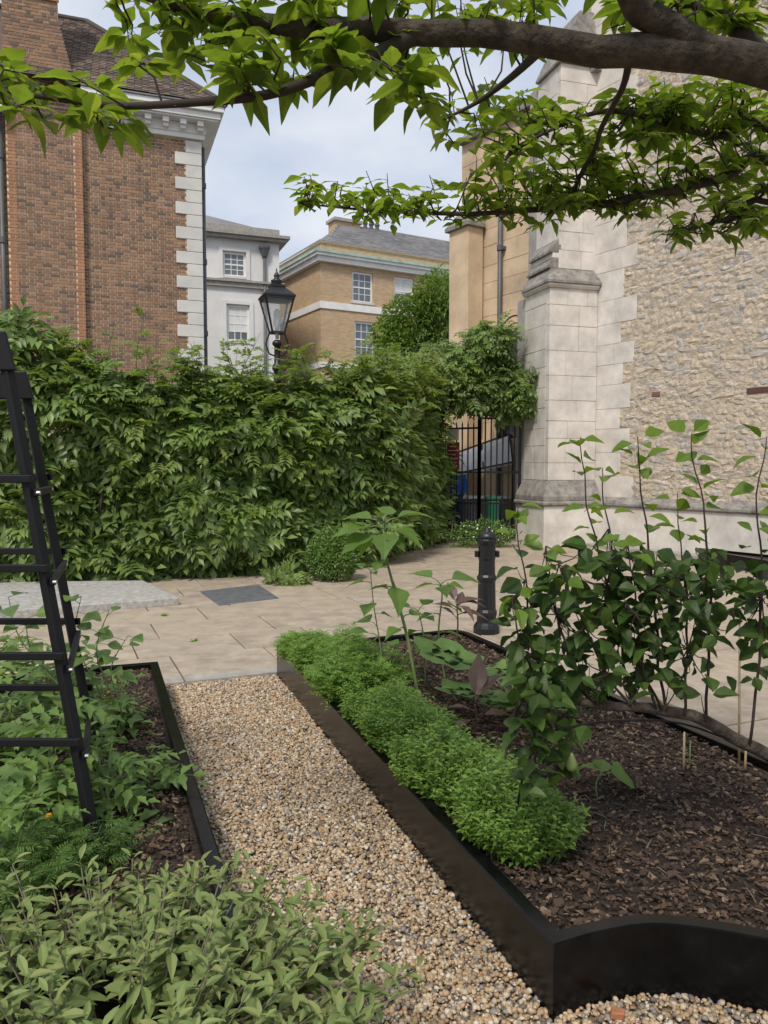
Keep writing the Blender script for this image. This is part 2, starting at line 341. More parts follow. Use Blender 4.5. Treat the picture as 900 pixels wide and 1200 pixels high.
M['purple'] = mat('purple_leaf', [(.10,.055,.045),(.13,.085,.06),(.075,.055,.04)], rough=.4, mix=.9, bump=.2, bscale=60, dist=.003, mottle=.3, mscale=14, trans=.25, tcol=(1.6,1.,.7))
M['squash'] = mat('squash_leaf', [(.15,.26,.05),(.12,.22,.065),(.19,.30,.06)], rough=.6, mix=.8, bump=.4, bscale=60, dist=.004, mottle=.25, mscale=16, trans=.35)
M['orange_petal'] = mat('orange_petal', [(.75,.30,.02),(.8,.42,.03)], rough=.5, bump=0, mottle=.1)
M['white_petal'] = mat('white_petal', [(.75,.74,.70),(.8,.8,.78)], rough=.5, bump=0, mottle=.05)
M['cane'] = mat('cut_cane', [(.40,.29,.15),(.50,.38,.22)], rough=.7, bump=.2, mottle=.2, mscale=30)
M['fruit'] = mat('pear_fruit', [(.15,.21,.05),(.19,.25,.07)], rough=.4, bump=.1, mottle=.15, mscale=40)
M['terracotta'] = mat('terracotta', [(.42,.16,.08),(.48,.2,.1)], rough=.85, bump=.3, mottle=.2, mscale=30)
M['zinc'] = mat('zinc_bolt', [(.55,.55,.56),(.6,.6,.6)], rough=.35, metal=.9, bump=0, mottle=.1)
M['yellow_brick'] = None
M['canvas'] = mat('white_canvas', [(.70,.71,.73),(.76,.77,.79)], rough=.8, bump=.1, mottle=.1)
M['bluecloth'] = mat('blue_jacket', [(.03,.13,.48),(.05,.18,.58)], rough=.8, bump=.3, bscale=30, mottle=.25, mscale=8)
M['darkcloth'] = mat('dark_trousers', [(.02,.035,.09),(.035,.05,.12)], rough=.85, bump=.2, mottle=.2)
M['skin'] = mat('skin', [(.55,.33,.24),(.6,.37,.28)], rough=.55, bump=.05, mottle=.08)
M['hair'] = mat('hair', [(.10,.06,.035),(.14,.085,.05)], rough=.6, bump=.3, mottle=.2)
M['greenplastic'] = mat('green_plastic', [(.02,.20,.10),(.03,.25,.13)], rough=.45, bump=.05, mottle=.15)
M['redsign'] = mat('dark_red_sign', [(.20,.02,.03),(.24,.03,.035)], rough=.5, bump=.02, mottle=.1)
M['paper'] = mat('paper_notice', [(.55,.55,.47),(.6,.6,.52)], rough=.7, bump=.02, mottle=.1)
M['darkglass'] = glass_mat('dark_shop_glass', (.035,.045,.055))

def clear_glass(name, amount):
    m = bpy.data.materials.new(name); m.use_nodes = True; N, L = m.node_tree.nodes, m.node_tree.links
    b = N['Principled BSDF']; b.inputs['Base Color'].default_value = (.5,.53,.55,1); b.inputs['Roughness'].default_value = .08
    tr = N.new('ShaderNodeBsdfTransparent'); mx = N.new('ShaderNodeMixShader'); mx.inputs[0].default_value = amount
    L.new(tr.outputs[0], mx.inputs[1]); L.new(b.outputs[0], mx.inputs[2]); L.new(mx.outputs[0], N['Material Output'].inputs[0]); return m
M['lampglass'] = clear_glass('lamp_glass_clear', .3)
def brick_pattern_mat():
    """small far-off yellow stock bricks: courses too fine to model at this distance"""
    m = bpy.data.materials.new('yellow_stock_brick'); m.use_nodes = True; t = m.node_tree; N, L = t.nodes, t.links
    bs = N['Principled BSDF']; bs.inputs['Roughness'].default_value = .9
    uv = N.new('ShaderNodeUVMap'); b = N.new('ShaderNodeTexBrick')
    b.inputs['Color1'].default_value = (.55,.38,.22,1); b.inputs['Color2'].default_value = (.43,.29,.165,1); b.inputs['Mortar'].default_value = (.52,.43,.30,1)
    b.inputs['Scale'].default_value = 1; b.inputs['Mortar Size'].default_value = .006; b.inputs['Brick Width'].default_value = .225; b.inputs['Row Height'].default_value = .075
    L.new(uv.outputs[0], b.inputs['Vector']); L.new(b.outputs[0], bs.inputs['Base Color'])
    bp = N.new('ShaderNodeBump'); bp.invert = True; bp.inputs['Distance'].default_value = .008; bp.inputs['Strength'].default_value = .6
    L.new(b.outputs['Fac'], bp.inputs['Height']); L.new(bp.outputs[0], bs.inputs['Normal']); return m
M['yellow_brick'] = brick_pattern_mat()

V3 = Vector
def frame(o, ux, uy):
    u = V3((ux, uy, 0)).normalized(); return (V3(o), u, V3((-u.y, u.x, 0)))   # v = u rotated +90 degrees

# ------------------------------------------------------------------ ground, street, gravel, paving
def in_poly(x, y, poly):
    x = np.asarray(x); y = np.asarray(y); ins = np.zeros(x.shape, bool); n = len(poly)
    for i in range(n):
        x0, y0 = poly[i][:2]; x1, y1 = poly[(i+1) % n][:2]
        c = ((y0 > y) != (y1 > y)) & (x < (x1-x0)*(y-y0)/((y1-y0) + 1e-12) + x0); ins ^= c
    return ins
def sheet(name, poly, z, m):
    mb = MB(); mb.add([(p[0], p[1], z) for p in poly], [tuple(range(len(poly)))]); return struct(mb.build(name, m))
sheet('ground', [(-400,-400),(400,-400),(400,600),(-400,600)], -.06, M['earth'])
sheet('street', [(-40,12.9),(-.5,12.9),(1.0,17.3),(40,17.3),(40,60),(-40,60)], -.012, M['asphalt'])
sheet('gravel_path', [(-5,-2),(4.6,-2),(4.6,2.7),(1.9,2.7),(-.9,5.95),(-5,4.45)], -.02, M['gravel_bed'])

def _arc(pts, k=6):
    o = []
    for i in range(len(pts)-1):
        p0, p1, p2, p3 = (pts[max(i-1,0)], pts[i], pts[i+1], pts[min(i+2,len(pts)-1)])
        for j in range(k):
            t = j/k; o.append(tuple(.5*((2*p1[c]) + (p2[c]-p0[c])*t + (2*p0[c]-5*p1[c]+4*p2[c]-p3[c])*t*t + (3*p1[c]-p0[c]-3*p2[c]+p3[c])*t**3) for c in (0,1)))
    return o + [pts[-1]]
RP = [(.49,2.19),(-.82,5.93),(.55,6.56),(.63,6.55),(.70,6.47),(1.82,3.65),(2.40,2.15)] + _arc([(1.52,1.92),(1.32,2.10),(1.12,2.22),(.85,2.295),(.66,2.262),(.49,2.19)])[:-1]
LP = [(-.40,2.22),(-.52,2.12),(-.70,2.03),(-.92,1.96),(-1.2,1.92),(-2.45,1.75),(-3.6,4.75),(-1.60,5.48)]
def offset_poly(P, d):
    """inset a polygon (either winding)"""
    n = len(P); area = sum(P[i][0]*P[(i+1)%n][1] - P[(i+1)%n][0]*P[i][1] for i in range(n)); sg = 1 if area > 0 else -1
    Q = []
    for i in range(n):
        a, b, c = V3((*P[i-1], 0)), V3((*P[i], 0)), V3((*P[(i+1) % n], 0))
        e0, e1 = (b-a).normalized(), (c-b).normalized()
        n0, n1 = V3((-e0.y, e0.x, 0))*sg, V3((-e1.y, e1.x, 0))*sg
        k = (n0+n1); k = k / max(.35, (1 + n0.dot(n1)))
        q = b + k*d; Q.append((q.x, q.y))
    return Q
def planter(label, P, soil_z):
    c = V3((sum(p[0] for p in P)/len(P), sum(p[1] for p in P)/len(P), 0))
    t = thing('raised_planter', label, 'planter', c, 'black steel raised beds')
    In = offset_poly(P, .055); In2 = offset_poly(P, .006); In3 = offset_poly(P, .0015)
    mb = MB(); n = len(P)
    rings = [[(x, y, -.03) for x, y in P], [(x, y, .212) for x, y in P], [(x, y, .215) for x, y in In2],
             [(x, y, .2145) for x, y in offset_poly(P, .052)], [(x, y, .211) for x, y in In], [(x, y, .05) for x, y in In]]
    vs = [v for r in rings for v in r]; fs = []
    for k in range(len(rings)-1):
        for i in range(n): fs.append((k*n+i, k*n+(i+1)%n, (k+1)*n+(i+1)%n, (k+1)*n+i))
    mb.add(vs, fs); mb.build('steel_edging', M['steel'], t)
    mb = MB(); mb.add([(x, y, soil_z) for x, y in offset_poly(P, .05)], [tuple(range(n))]); mb.build('soil', M['soil'], t)
    return t
rp = planter('long raised bed with black steel edging, marjoram border and pear espalier', RP, .172)
lp = planter('raised bed with black steel edging holding the obelisk, tomatoes and sage', LP, .172)

# gravel pebbles
def ico():
    p = (1 + 5**.5)/2
    V = np.array([(-1,p,0),(1,p,0),(-1,-p,0),(1,-p,0),(0,-1,p),(0,1,p),(0,-1,-p),(0,1,-p),(p,0,-1),(p,0,1),(-p,0,-1),(-p,0,1)], float) / 1.902
    Fx = np.array([(0,11,5),(0,5,1),(0,1,7),(0,7,10),(0,10,11),(1,5,9),(5,11,4),(11,10,2),(10,7,6),(7,1,8),(3,9,4),(3,4,2),(3,2,6),(3,6,8),(3,8,9),(4,9,5),(2,4,11),(6,2,10),(8,6,7),(9,8,1)])
    return V, Fx
ICV, ICF = ico()
peb = [(ICV * (1 + rng.uniform(-.2, .2, ICV.shape)), ICF) for _ in range(9)]
def pebbles(n, box, test, r0, r1, zc):
    x = rng.uniform(box[0], box[1], n); y = rng.uniform(box[2], box[3], n)
    k = test(x, y); x = x[k]; y = y[k]; n = len(x)
    s = r0 + (r1 - r0) * rng.random(n)**2.2
    S = np.stack([s*rng.uniform(.8, 1.35, n), s*rng.uniform(.7, 1.1, n), s*rng.uniform(.5, .8, n)], 1)
    D = rnd_dirs(n, -.25, .25); Nn = rnd_dirs(n, .75, 1)
    return np.stack([x, y, zc + rng.uniform(-.006, .007, n)], 1), basis(D, Nn), S
GP = [(-1.75,5.62),(-.80,5.93),(.52,2.24),(.85,2.34),(1.2,2.3),(1.75,1.9),(1.75,1.45),(-.9,1.45),(-.9,1.85),(-.40,2.16),(-1.62,5.5)]
gt = lambda x, y: in_poly(x, y, GP) & ~in_poly(x, y, RP) & ~in_poly(x, y, LP)
P_, R_, S_ = pebbles(170000, (-1.9, 1.8, 1.45, 6.0), gt, .0055, .0135, -.008)
gs = stuff(merged('gravel', peb, P_, R_, S_, M['gravel'], None, smooth=True)); tag(gs, 'loose tan and grey gravel filling the path between the raised beds', 'gravel')
# bark mulch
def chip(seed):
    r = np.random.default_rng(seed)
    V = np.array([(-.5,-.5,-.5),(.5,-.5,-.5),(.5,.5,-.5),(-.5,.5,-.5),(-.5,-.5,.5),(.5,-.5,.5),(.5,.5,.5),(-.5,.5,.5)], float) * (1,1,1)
    V += r.uniform(-.22, .22, V.shape); V[:, 2] += .5*V[:, 0]**2 * r.uniform(-1.5, 1.5)
    return V, np.array([(0,3,2,1),(4,5,6,7),(0,1,5,4),(1,2,6,5),(2,3,7,6),(3,0,4,7)])
chips = [chip(i) for i in range(10)]
def mulch(parent, n, poly, z):
    xs = [p[0] for p in poly]; ys = [p[1] for p in poly]
    x = rng.uniform(min(xs), max(xs), n); y = rng.uniform(min(ys), max(ys), n)
    k = in_poly(x, y, offset_poly(poly, .075)); x, y = x[k], y[k]; n = len(x)
    L = .008 + .022*rng.random(n)**2.4
    S = np.stack([L*rng.uniform(.3, .6, n), L, L*rng.uniform(.12, .3, n)], 1)
    zz = z + np.array([.020*mnoise.noise((a*4, b*4, 3)) for a, b in zip(x, y)]) + rng.uniform(0, .016, n)
    R = basis(rnd_dirs(n, -.45, .45), rnd_dirs(n, .45, 1))
    o = stuff(merged('bark_mulch', chips, np.stack([x, y, zz], 1), R, S, M['chip'], parent, smooth=False))
mulch(rp, 60000, RP, .178); mulch(lp, 46000, LP, .178)
# twigs lying on the mulch of the right bed
mb = MB()
for i in range(34):
    a = V3((random.uniform(.6, 1.7), random.uniform(2.4, 4.2), .195)); d = V3((random.uniform(-1,1), random.uniform(-1,1), random.uniform(-.1,.12))).normalized()*random.uniform(.03,.09)
    if in_poly(np.array([a.x]), np.array([a.y]), offset_poly(RP, .12))[0]:
        mb.tube([a, a + d*.5 + V3((0,0,.002)), a + d], [.0022, .002, .0012], 5)
mb.build('fallen_twig', M['sage_stem'], rp); bpy.context.collection.objects['fallen_twig']['kind'] = 'stuff'

# paving slabs in courses
pav_base = sheet('paving', [(-9,4.2),(-.85,5.92),(.5,6.62),(.75,6.62),(1.85,3.9),(2.3,2.75),(14,2.75),(14,17.25),(-.5,17.25),(-2,11.9),(-9,9.4)], -.012, M['joint'])
PA = math.radians(23); pu = V3((math.cos(PA), math.sin(PA), 0)); pv = V3((-pu.y, pu.x, 0)); PO = V3((-.82, 5.93, 0))
pave_poly = [(-9,4.2),(-.85,6.02),(.45,6.68),(1.0,6.68),(1.05,6.55),(2.35,3.5),(2.9,2.9),(14,2.9),(14,17.4),(-.5,17.4),(-2,12.5),(-9,9.9)]
slab_cache = {}
def slab_obj(u0, u1, v0, v1, top):
    g = .006; mb = MB(); w, h = u1-u0-2*g, v1-v0-2*g
    P = [PO + pu*(u0+g+a*w+random.uniform(-.003,.003)) + pv*(v0+g+b*h+random.uniform(-.003,.003)) for a, b in ((0,0),(1,0),(1,1),(0,1))]
    mb.prism([p + V3((0,0,-.03)) for p in P], (0,0,.03+top))
    o = mb.build('paving_slab', M['slab'], pav_base, bevel=.006); return o
rows = []; v = .16
while v < 13: h_ = random.choice([.62, .75, .9, .7]); rows.append((v, h_)); v += h_
v = .16
while v > -7: h_ = random.choice([.62, .75, .9, .7]); v -= h_; rows.append((v, h_))
for v, hgt in rows:
    u = -9 + random.uniform(0, .8)
    while u < 15:
        wdt = random.choice([.7, .9, 1.1, 1.3, .8])
        c = PO + pu*(u+wdt/2) + pv*(v+hgt/2); ok = in_poly(np.array([c.x]), np.array([c.y]), pave_poly)[0]
        if v < .15:                                  # beside the right bed: keep clear of its edging
            cs_ = [PO + pu*(u+wdt*a) + pv*(v+hgt*b) for a in (0,.5,1) for b in (0,.5,1)]
            ok = c.x > 1.0 and c.y > 2.6 and not in_poly(np.array([q.x for q in cs_]), np.array([q.y for q in cs_]), RP).any() and min(q.y for q in cs_) > 2.3
        if ok: slab_obj(u, u+wdt, v, v+hgt, random.uniform(.001, .006))
        u += wdt
# kerb stones at the gravel edge
for k in range(4):
    u0 = -2.9 + k*.74; mb = MB()
    mb.prism([PO + pu*(u0+a*.73) + pv*(b) + V3((0,0,-.03)) for a, b in ((0,.02),(1,.02),(1,.15),(0,.15))], (0,0,.048))
    struct_k = mb.build('kerb_stone', M['kerb'], pav_base, bevel=.008)
# weeds in the slab joints
wt = leaf_t(1, .35, 3, .4)
for (px_, py_, lab) in ((193,722,'weed sprouting from the paving joint close to the grave slab'),(228,752,'tiny weed in the paving between the grave slab and the gravel')):
    c = PZ(px_, py_, 0); n = 40
    Pw = np.array(c)[None] + np.stack([rng.normal(0,.012,n), rng.normal(0,.02,n), np.full(n,.005)], 1)
    o = merged('joint_weed', [wt], Pw, basis(rnd_dirs(n,.1,.8), rnd_dirs(n,.3,1)), rng.uniform(.02,.045,n), M['herb'])
    tag(o, lab, 'weed', 'weeds in the paving joints')

# grave slab and slate plaque set in the paving
tpts = [PZ(-120,718,.09), PZ(0,716,.09), PZ(186,702,.09), PZ(210,700,.09), PZ(168,680,.09), PZ(80,681,.09), PZ(-120,684,.09)]
mb = MB(); mb.prism([p - V3((0,0,.095)) for p in tpts], (0,0,.095))
tag(mb.build('grave_slab', M['tomb'], None, bevel=.012), 'weathered grey ledger stone with clipped corners lying before the wisteria', 'grave slab')
qa, qb, qc = PZ(234,693,.01), PZ(303,685,.01), PZ(327,701,.01); qd = PZ(257,709,.01)
mb = MB(); mb.prism([p + V3((0,0,-.012)) for p in (qa,qb,qc,qd)], (0,0,.014))
plq = thing('slate_plaque', 'flat grey slate plaque let into the paving below the hedge', 'plaque', (qa+qc)/2)
mb.build('panel', M['plaque'], plq, bevel=.003)

# ------------------------------------------------------------------ church on the right
A0 = V3((3.20, 15.35, 0)); bu = V3((1, .30, 0)).normalized(); bv = V3((-bu.y, bu.x, 0)); BF = (A0, bu, bv)
BW, BD = 1.046, 1.05
B0 = A0 + bu*BW
wu = V3((.65, -1, 0)).normalized(); wv = V3((-wu.y, wu.x, 0))        # along the wall toward the viewer's right; wv points into the building
WF = (B0, wu, wv)
church = thing('church', 'pale stone church with rubble wall, stepped buttress and golden stone end', 'church', B0)
def ashlar_face(fr, u0, u1, z0, z1, ch, thick, vout, rows_seed, m=M['ashlar'], ends=None, name='ashlar_block', lens=(.35,.75)):
    """a face of coursed blocks; outer face lies at v=vout, blocks go inward by thick"""
    r = random.Random(rows_seed); z = z0; k = 0; rows_ = []
    while z < z1 - .05:
        h = min(ch * r.choice((.85, 1, 1.2)), z1 - z)
        if z1 - (z+h) < .12: h = z1 - z
        e = u1 + (ends(k, z) if ends else 0); u = u0; k += 1; rows_.append((z, z+h, e))
        while u < e - .02:
            w = r.uniform(*lens)
            if e - (u + w) < .22: w = e - u
            pr = r.uniform(-.003, .003); mb = MB()
            mb.fbox(fr, (u+.003, vout+pr, z+.003), (u+w-.003, vout+thick, z+h-.003)); mb.build(name, m, church, bevel=.006)
            u += w
        z += h
    return rows_
# lower buttress: core, plinth, weathered offset, blocks
LB = 5.02
mb = MB(); mb.fbox(BF, (.03,.03,0), (BW+.3, BD+.4, LB)); mb.build('buttress_core', M['ashlar_joint'], church)
ashlar_face(BF, 0, BW, 1.30, LB, .40, .14, 0, 3)
SF = (A0, bv, -bu)      # left face: u runs back from the front corner, v points into the stone (-(-bu))
SF = (A0, bv, bu)
ashlar_face(SF, .145, BD, 1.30, LB, .40, .14, 0, 4)
def ring_profile(name, m, prof, u0, u1, d, fr=BF, left=True, bev=.01):
    """moulding round the front and left of the buttress: prof = (out, z) list"""
    o, u, v = fr; mb = MB(); n = len(prof); vs = []; fs = []
    for (uu, vv, su, sv) in ((u1, 0, 0, -1), (u0, 0, -1, -1), (u0, d, -1, 0)):
        for out, z in prof: vs.append(o + u*(uu + su*out) + v*(vv + sv*out) + V3((0,0,z)))
    for k in range(2):
        for i in range(n): fs.append((k*n+i, k*n+(i+1)%n, (k+1)*n+(i+1)%n, (k+1)*n+i))
    fs += [tuple(range(n)), tuple(range(3*n-1, 2*n-1, -1))]
    mb.add(vs, fs); return mb.build(name, m, church, bevel=bev)
PJ = .20
ring_profile('plinth', M['ashlar'], [(-.05,-.02),(PJ-.04,-.02),(PJ-.04,.80),(-.05,.80)], 0, BW, BD)
ring_profile('plinth_mould', M['weather'], [(-.05,.803),(PJ-.03,.803),(PJ+.015,.83),(PJ+.015,.87),(PJ-.01,.90),(-.05,.90)], 0, BW, BD)
ring_profile('plinth_slope', M['weather'], [(-.05,.903),(PJ-.02,.903),(PJ-.02,.99),(PJ-.05,1.05),(.005,1.297),(-.05,1.297)], 0, BW, BD)
ring_profile('cap_mould', M['ashlar'], [(-.05,LB+.002),(.02,LB+.002),(.07,LB+.05),(.07,LB+.08),(-.05,LB+.08)], 0, BW, BD)
# stepped weathering: three slopes rising to the shaft
def wedge(fr, u0l, u0h, u1, v0l, v0h, v1, z0, z1, m, name, lip=.05):
    o, u, v = fr; mb = MB()
    P = lambda a, b, z: o + u*a + v*b + V3((0,0,z))
    lo = [P(u0l,v0l,z0),P(u1,v0l,z0),P(u1,v1,z0),P(u0l,v1,z0)]; md = [p + V3((0,0,lip)) for p in lo]
    hi = [P(u0h,v0h,z1),P(u1,v0h,z1),P(u1,v1,z1),P(u0h,v1,z1)]
    mb.add(lo+md+hi, [(0,3,2,1),(8,9,10,11)] + [(i,(i+1)%4,4+(i+1)%4,4+i) for i in range(4)] + [(4+i,4+(i+1)%4,8+(i+1)%4,8+i) for i in range(4)])
    return mb.build(name, m, church, bevel=.008)
wedge(BF, -.09, .08, BW+.03, -.09, .115, BD, LB+.083, LB+.40, M['weather'], 'weathering')
wedge(BF, .02, .13, .30, .122, .124, BD, LB+.403, LB+.60, M['weather'], 'weathering')
mb = MB(); mb.fbox(BF, (.12,.124,LB+.603), (.30,BD,LB+.70)); mb.build('ashlar_block', M['ashlar'], church, bevel=.006)
wedge(BF, .07, .23, .30, .122, .124, BD, LB+.703, LB+.97, M['weather'], 'weathering')
SH0, SH1 = LB+.402, 9.3
mb = MB(); mb.fbox(BF, (.27,.15,SH0), (BW+.2, BD+.4, SH1)); mb.build('buttress_core', M['ashlar_joint'], church)
SBF = (A0 + bu*.24 + bv*.12, bu, bv)
ashlar_face(SBF, 0, BW-.24, SH0+.003, SH1, .42, .14, 0, 8)
SSF = (A0 + bu*.24 + bv*.12, bv, bu); ashlar_face(SSF, .145, BD-.12, LB+.973, SH1, .42, .14, 0, 9)
wedge(SBF, -.06, .45, BW-.24, -.06, .10, BD-.12, SH1+.003, SH1+1.1, M['weather'], 'weathering')
# wall right of the buttress: ashlar quoin strip with toothed edge, then rubble
WT = 11.5
mb = MB(); mb.fbox(WF, (-.4,.02,0), (9.0,.9,WT)); mb.build('wall_core', M['wallmortar'], church)
teeth = {}
def tooth(k, z):
    if k not in teeth: teeth[k] = (0.0 if k % 2 else .24) + random.Random(k*7).uniform(-.05,.08)
    return teeth[k]
quoin_rows = ashlar_face(WF, -.30, .62, .92, WT, .46, .10, .012, 12, ends=tooth, lens=(.7,.95))
mb = MB(); mb.fbox(WF, (.0,-.14,-.02), (9.0,.05,.80)); mb.build('plinth', M['ashlar'], church, bevel=.01)
o_, u_, v_ = WF
prof = [(.05,.803),(-.15,.803),(-.19,.83),(-.19,.87),(-.15,.915),(.03,.99),(.05,.99)]
mb = MB(); mb.prism([o_ + v_*a + V3((0,0,z)) for a, z in prof], u_*9.0); mb.build('plinth_mould', M['weather'], church, bevel=.006)
mb = MB(); mb.fbox(WF, (.1,-.42,-.02), (9.0,-.145,.07)); mb.build('plinth_step', M['kerb'], church, bevel=.01)
# rubble stones
def rubble_t(seed):
    r = np.random.default_rng(seed); nx, nz_ = 5, 4; V = []; Fx = []
    for j in range(nz_):
        for i in range(nx):
            x = -.5 + i/(nx-1); z = -.5 + j/(nz_-1); edge = (i in (0,nx-1)) or (j in (0,nz_-1)); cor = (i in (0,nx-1)) and (j in (0,nz_-1))
            sx = x*(.86 if cor else 1) + r.uniform(-.05,.05); sz = z*(.80 if cor else 1) + r.uniform(-.07,.07)
            V.append((sx, (-.16 if edge else -.62) + r.uniform(-.2,.2), sz))
    for j in range(nz_-1):
        for i in range(nx-1): a = j*nx+i; Fx.append((a, a+1, a+nx+1, a+nx))
    per = [i for i in range(nx)] + [nx*(j+1)-1 for j in range(1,nz_)] + [nx*nz_-1-i for i in range(1,nx)] + [nx*(nz_-1-j) for j in range(1,nz_-1)]
    b = len(V)
    for k in per: V.append((V[k][0]*1.02, .5, V[k][2]*1.02))
    n = len(per)
    for k in range(n): Fx.append((per[k], b+k, b+(k+1)%n, per[(k+1)%n]))
    return np.array(V), np.array(Fx)
rub = [rubble_t(i) for i in range(14)]
RPos, RR, RS = [], [], []
z = .95; k = 0
def strip_end(zc):                       # right end of the toothed quoins at this height
    return max([e for a, b, e in quoin_rows if a - .06 < zc < b + .06] or [.8])
while z < WT - .1:
    h = random.uniform(.08, .165); u = strip_end(z + h/2) - random.uniform(.0, .06)
    while u < 8.9:
        w = random.uniform(.10, .30) if random.random() < .85 else random.uniform(.3, .45)
        c = B0 + wu*(u + w/2) + wv*.03 + V3((0,0,z + h/2 + random.uniform(-.04,.04) + .05*math.sin(u*2.1+z) + .04*math.sin(u*5.3+z*3)))
        RPos.append(c); a = random.gauss(0, .16)
        x = wu*math.cos(a) + V3((0,0,math.sin(a))); zz = V3((0,0,math.cos(a))) - wu*math.sin(a)
        RR.append(np.array([list(x), list(wv), list(zz)]).T); RS.append((w*1.04, random.uniform(.024,.042), h*1.12)); u += w*random.uniform(.9,1.05)
    z += h*.97
RPos = np.array([list(p) for p in RPos]); RR = np.array(RR); RS = np.array(RS)
px, py, d = proj(RPos); vis = (px > 735) & (px < 905) & (py > 175) & (py < 600)
ordr = np.argsort(-np.where(vis, RS[:,0]*RS[:,2]/d**2, -1)); kk = min(300, int(vis.sum()))
rmes = [fast_mesh('rubble_stone', V, Fx, M['rubble'], False) for V, Fx in rub]
for j in ordr[:kk]:
    o = bpy.data.objects.new('rubble_stone', rmes[j % len(rmes)]); C.objects.link(o); o.parent = church
    o.matrix_parent_inverse = Matrix.Translation(-church.location)
    o.matrix_basis = Matrix([[RR[j][r][c]*RS[j][c] for c in range(3)] + [RPos[j][r]] for r in range(3)] + [[0,0,0,1]])
o2 = ordr[kk:]
stuff(merged('rubble_stonework', rub, RPos[o2], RR[o2], RS[o2], M['rubble'], church, False))
# a few flat tiles set in the rubble
for (ppx, ppy, wpx) in ((885,457,24),(766,462,9)):
    mb = MB(); uu = .0
    a = (ppx-450)/F
    s = (a*B0.y - B0.x)/(wu.x - a*wu.y); c = B0 + wu*s; zz = PX(ppx, ppy, c.y).z; wm = wpx/F*c.y
    mb.fbox(WF, (s-wm*.6, .0, zz-.045), (s+wm*.6, .05, zz+.045)); mb.build('tile_course', M['garden_brick'], church, bevel=.005)
# golden stone end behind the buttress
GT = 9.2
mb = MB(); mb.fbox(WF, (-4.3,.06,-.02), (-.9,.9,GT)); mb.build('golden_wall_core', M['bath'], church)
ashlar_face((B0, wu, wv), -4.29, -.9, 2.2, GT, .45, .07, 0, 21, m=M['bath'], lens=(.5,1.0), name='golden_block')
mb = MB(); mb.fbox(WF, (-4.29,-.05,-.02), (-.9,.055,2.197)); mb.build('golden_plinth', M['bath'], church, bevel=.01)
# corner buttress of the golden end
GB = (B0 + wu*-3.87, wu, wv)
mb = MB(); mb.fbox(GB, (-.25,-.50,-.02), (.45,-.055,7.05)); mb.build('golden_buttress', M['bath'], church, bevel=.01)
mb = MB()
o, u, v = GB; P = lambda a, b, z: o + u*a + v*b + V3((0,0,z))
mb.add([P(-.33,-.58,7.053),P(.53,-.58,7.053),P(.53,-.052,7.053),P(-.33,-.052,7.053),P(-.33,-.58,7.14),P(.53,-.58,7.14),P(.53,-.052,7.14),P(-.33,-.052,7.14),P(.0,-.25,7.62),P(.24,-.25,7.62),P(.24,-.052,7.75),P(.0,-.052,7.75)],
       [(0,3,2,1),(0,1,5,4),(1,2,6,5),(2,3,7,6),(3,0,4,7),(4,5,9,8),(5,6,10,9),(6,7,11,10),(7,4,8,11),(8,9,10,11)])
mb.build('golden_buttress_cap', M['weather'], church, bevel=.01)
mb = MB(); mb.prism([o_ + v_*a + V3((0,0,zq)) for a, zq in ((-.14,GT+.003),(.9,GT+.003),(.9,GT+.25),(.1,GT+.3),(-.14,GT+.1))], u_*-4.3); mb.build('golden_coping', M['weather'], church, bevel=.01)
# arched opening beside the buttress: moulded rings and dark glass
arch_s = -2.35; AO = B0 + wu*arch_s
def arch_pts(r, zc, n=14): return [AO + wu*(r*math.cos(math.pi*i/n)) + V3((0,0,zc + 1.35*r*math.sin(math.pi*i/n))) for i in range(n+1)]
for q, (r, dv) in enumerate(((.78,-.06),(.66,-.035),(.54,-.012))):
    mb = MB(); ou = arch_pts(r, 4.0); inn = arch_pts(r-.10, 4.0)
    ou = [ou[0]-V3((0,0,1.9))] + ou + [ou[-1]-V3((0,0,1.9))]; inn = [inn[0]-V3((0,0,1.9))] + inn + [inn[-1]-V3((0,0,1.9))]
    n = len(ou); vs = [p + wv*dv for p in ou] + [p + wv*dv for p in inn] + [p - wv*-.05 for p in ou] + [p - wv*-.05 for p in inn]; fs = []
    for i in range(n-1): fs += [(i,i+1,n+i+1,n+i),(i,2*n+i,2*n+i+1,i+1),(n+i,n+i+1,3*n+i+1,3*n+i)]
    mb.add(vs, fs); mb.build('arch_moulding', M['bath'], church)
mb = MB(); inn = arch_pts(.44, 4.0); mb.prism([inn[-1]-V3((0,0,1.9)), inn[0]-V3((0,0,1.9))] + inn, wv*-.006); mb.build('arch_glass', M['darkglass'], church)
# drainpipe on the golden wall
s = -2.78; c = B0 + wu*s - wv*.10
dp = thing('drainpipe', 'grey cast iron drainpipe running down the golden church stone', 'drainpipe', (c.x, c.y, 0))
mb = MB(); mb.tube([c, c + V3((0,0,8.6))], .055, 10); mb.build('pipe', M['pipe'], dp, True)
for zq in (2.4, 4.4, 6.4, 8.3):
    mb = MB(); mb.tube([c + V3((0,0,zq)), c + V3((0,0,zq+.12))], .075, 10); mb.fbox((c, wu, wv), (-.1,.0,zq+.02), (.1,.095,zq+.09)); mb.build('collar', M['pipe'], dp)

# low bed by the church wall
P = [tuple((B0 + wu*s - wv*dv).xy) for s, dv in ((2.7,.46),(6.2,.46),(6.2,1.5),(5.0,1.35),(4.2,1.15),(3.5,.9),(3.0,.66))]
cb = planter('low curved bed with black steel edging at the foot of the church wall', P, .172)

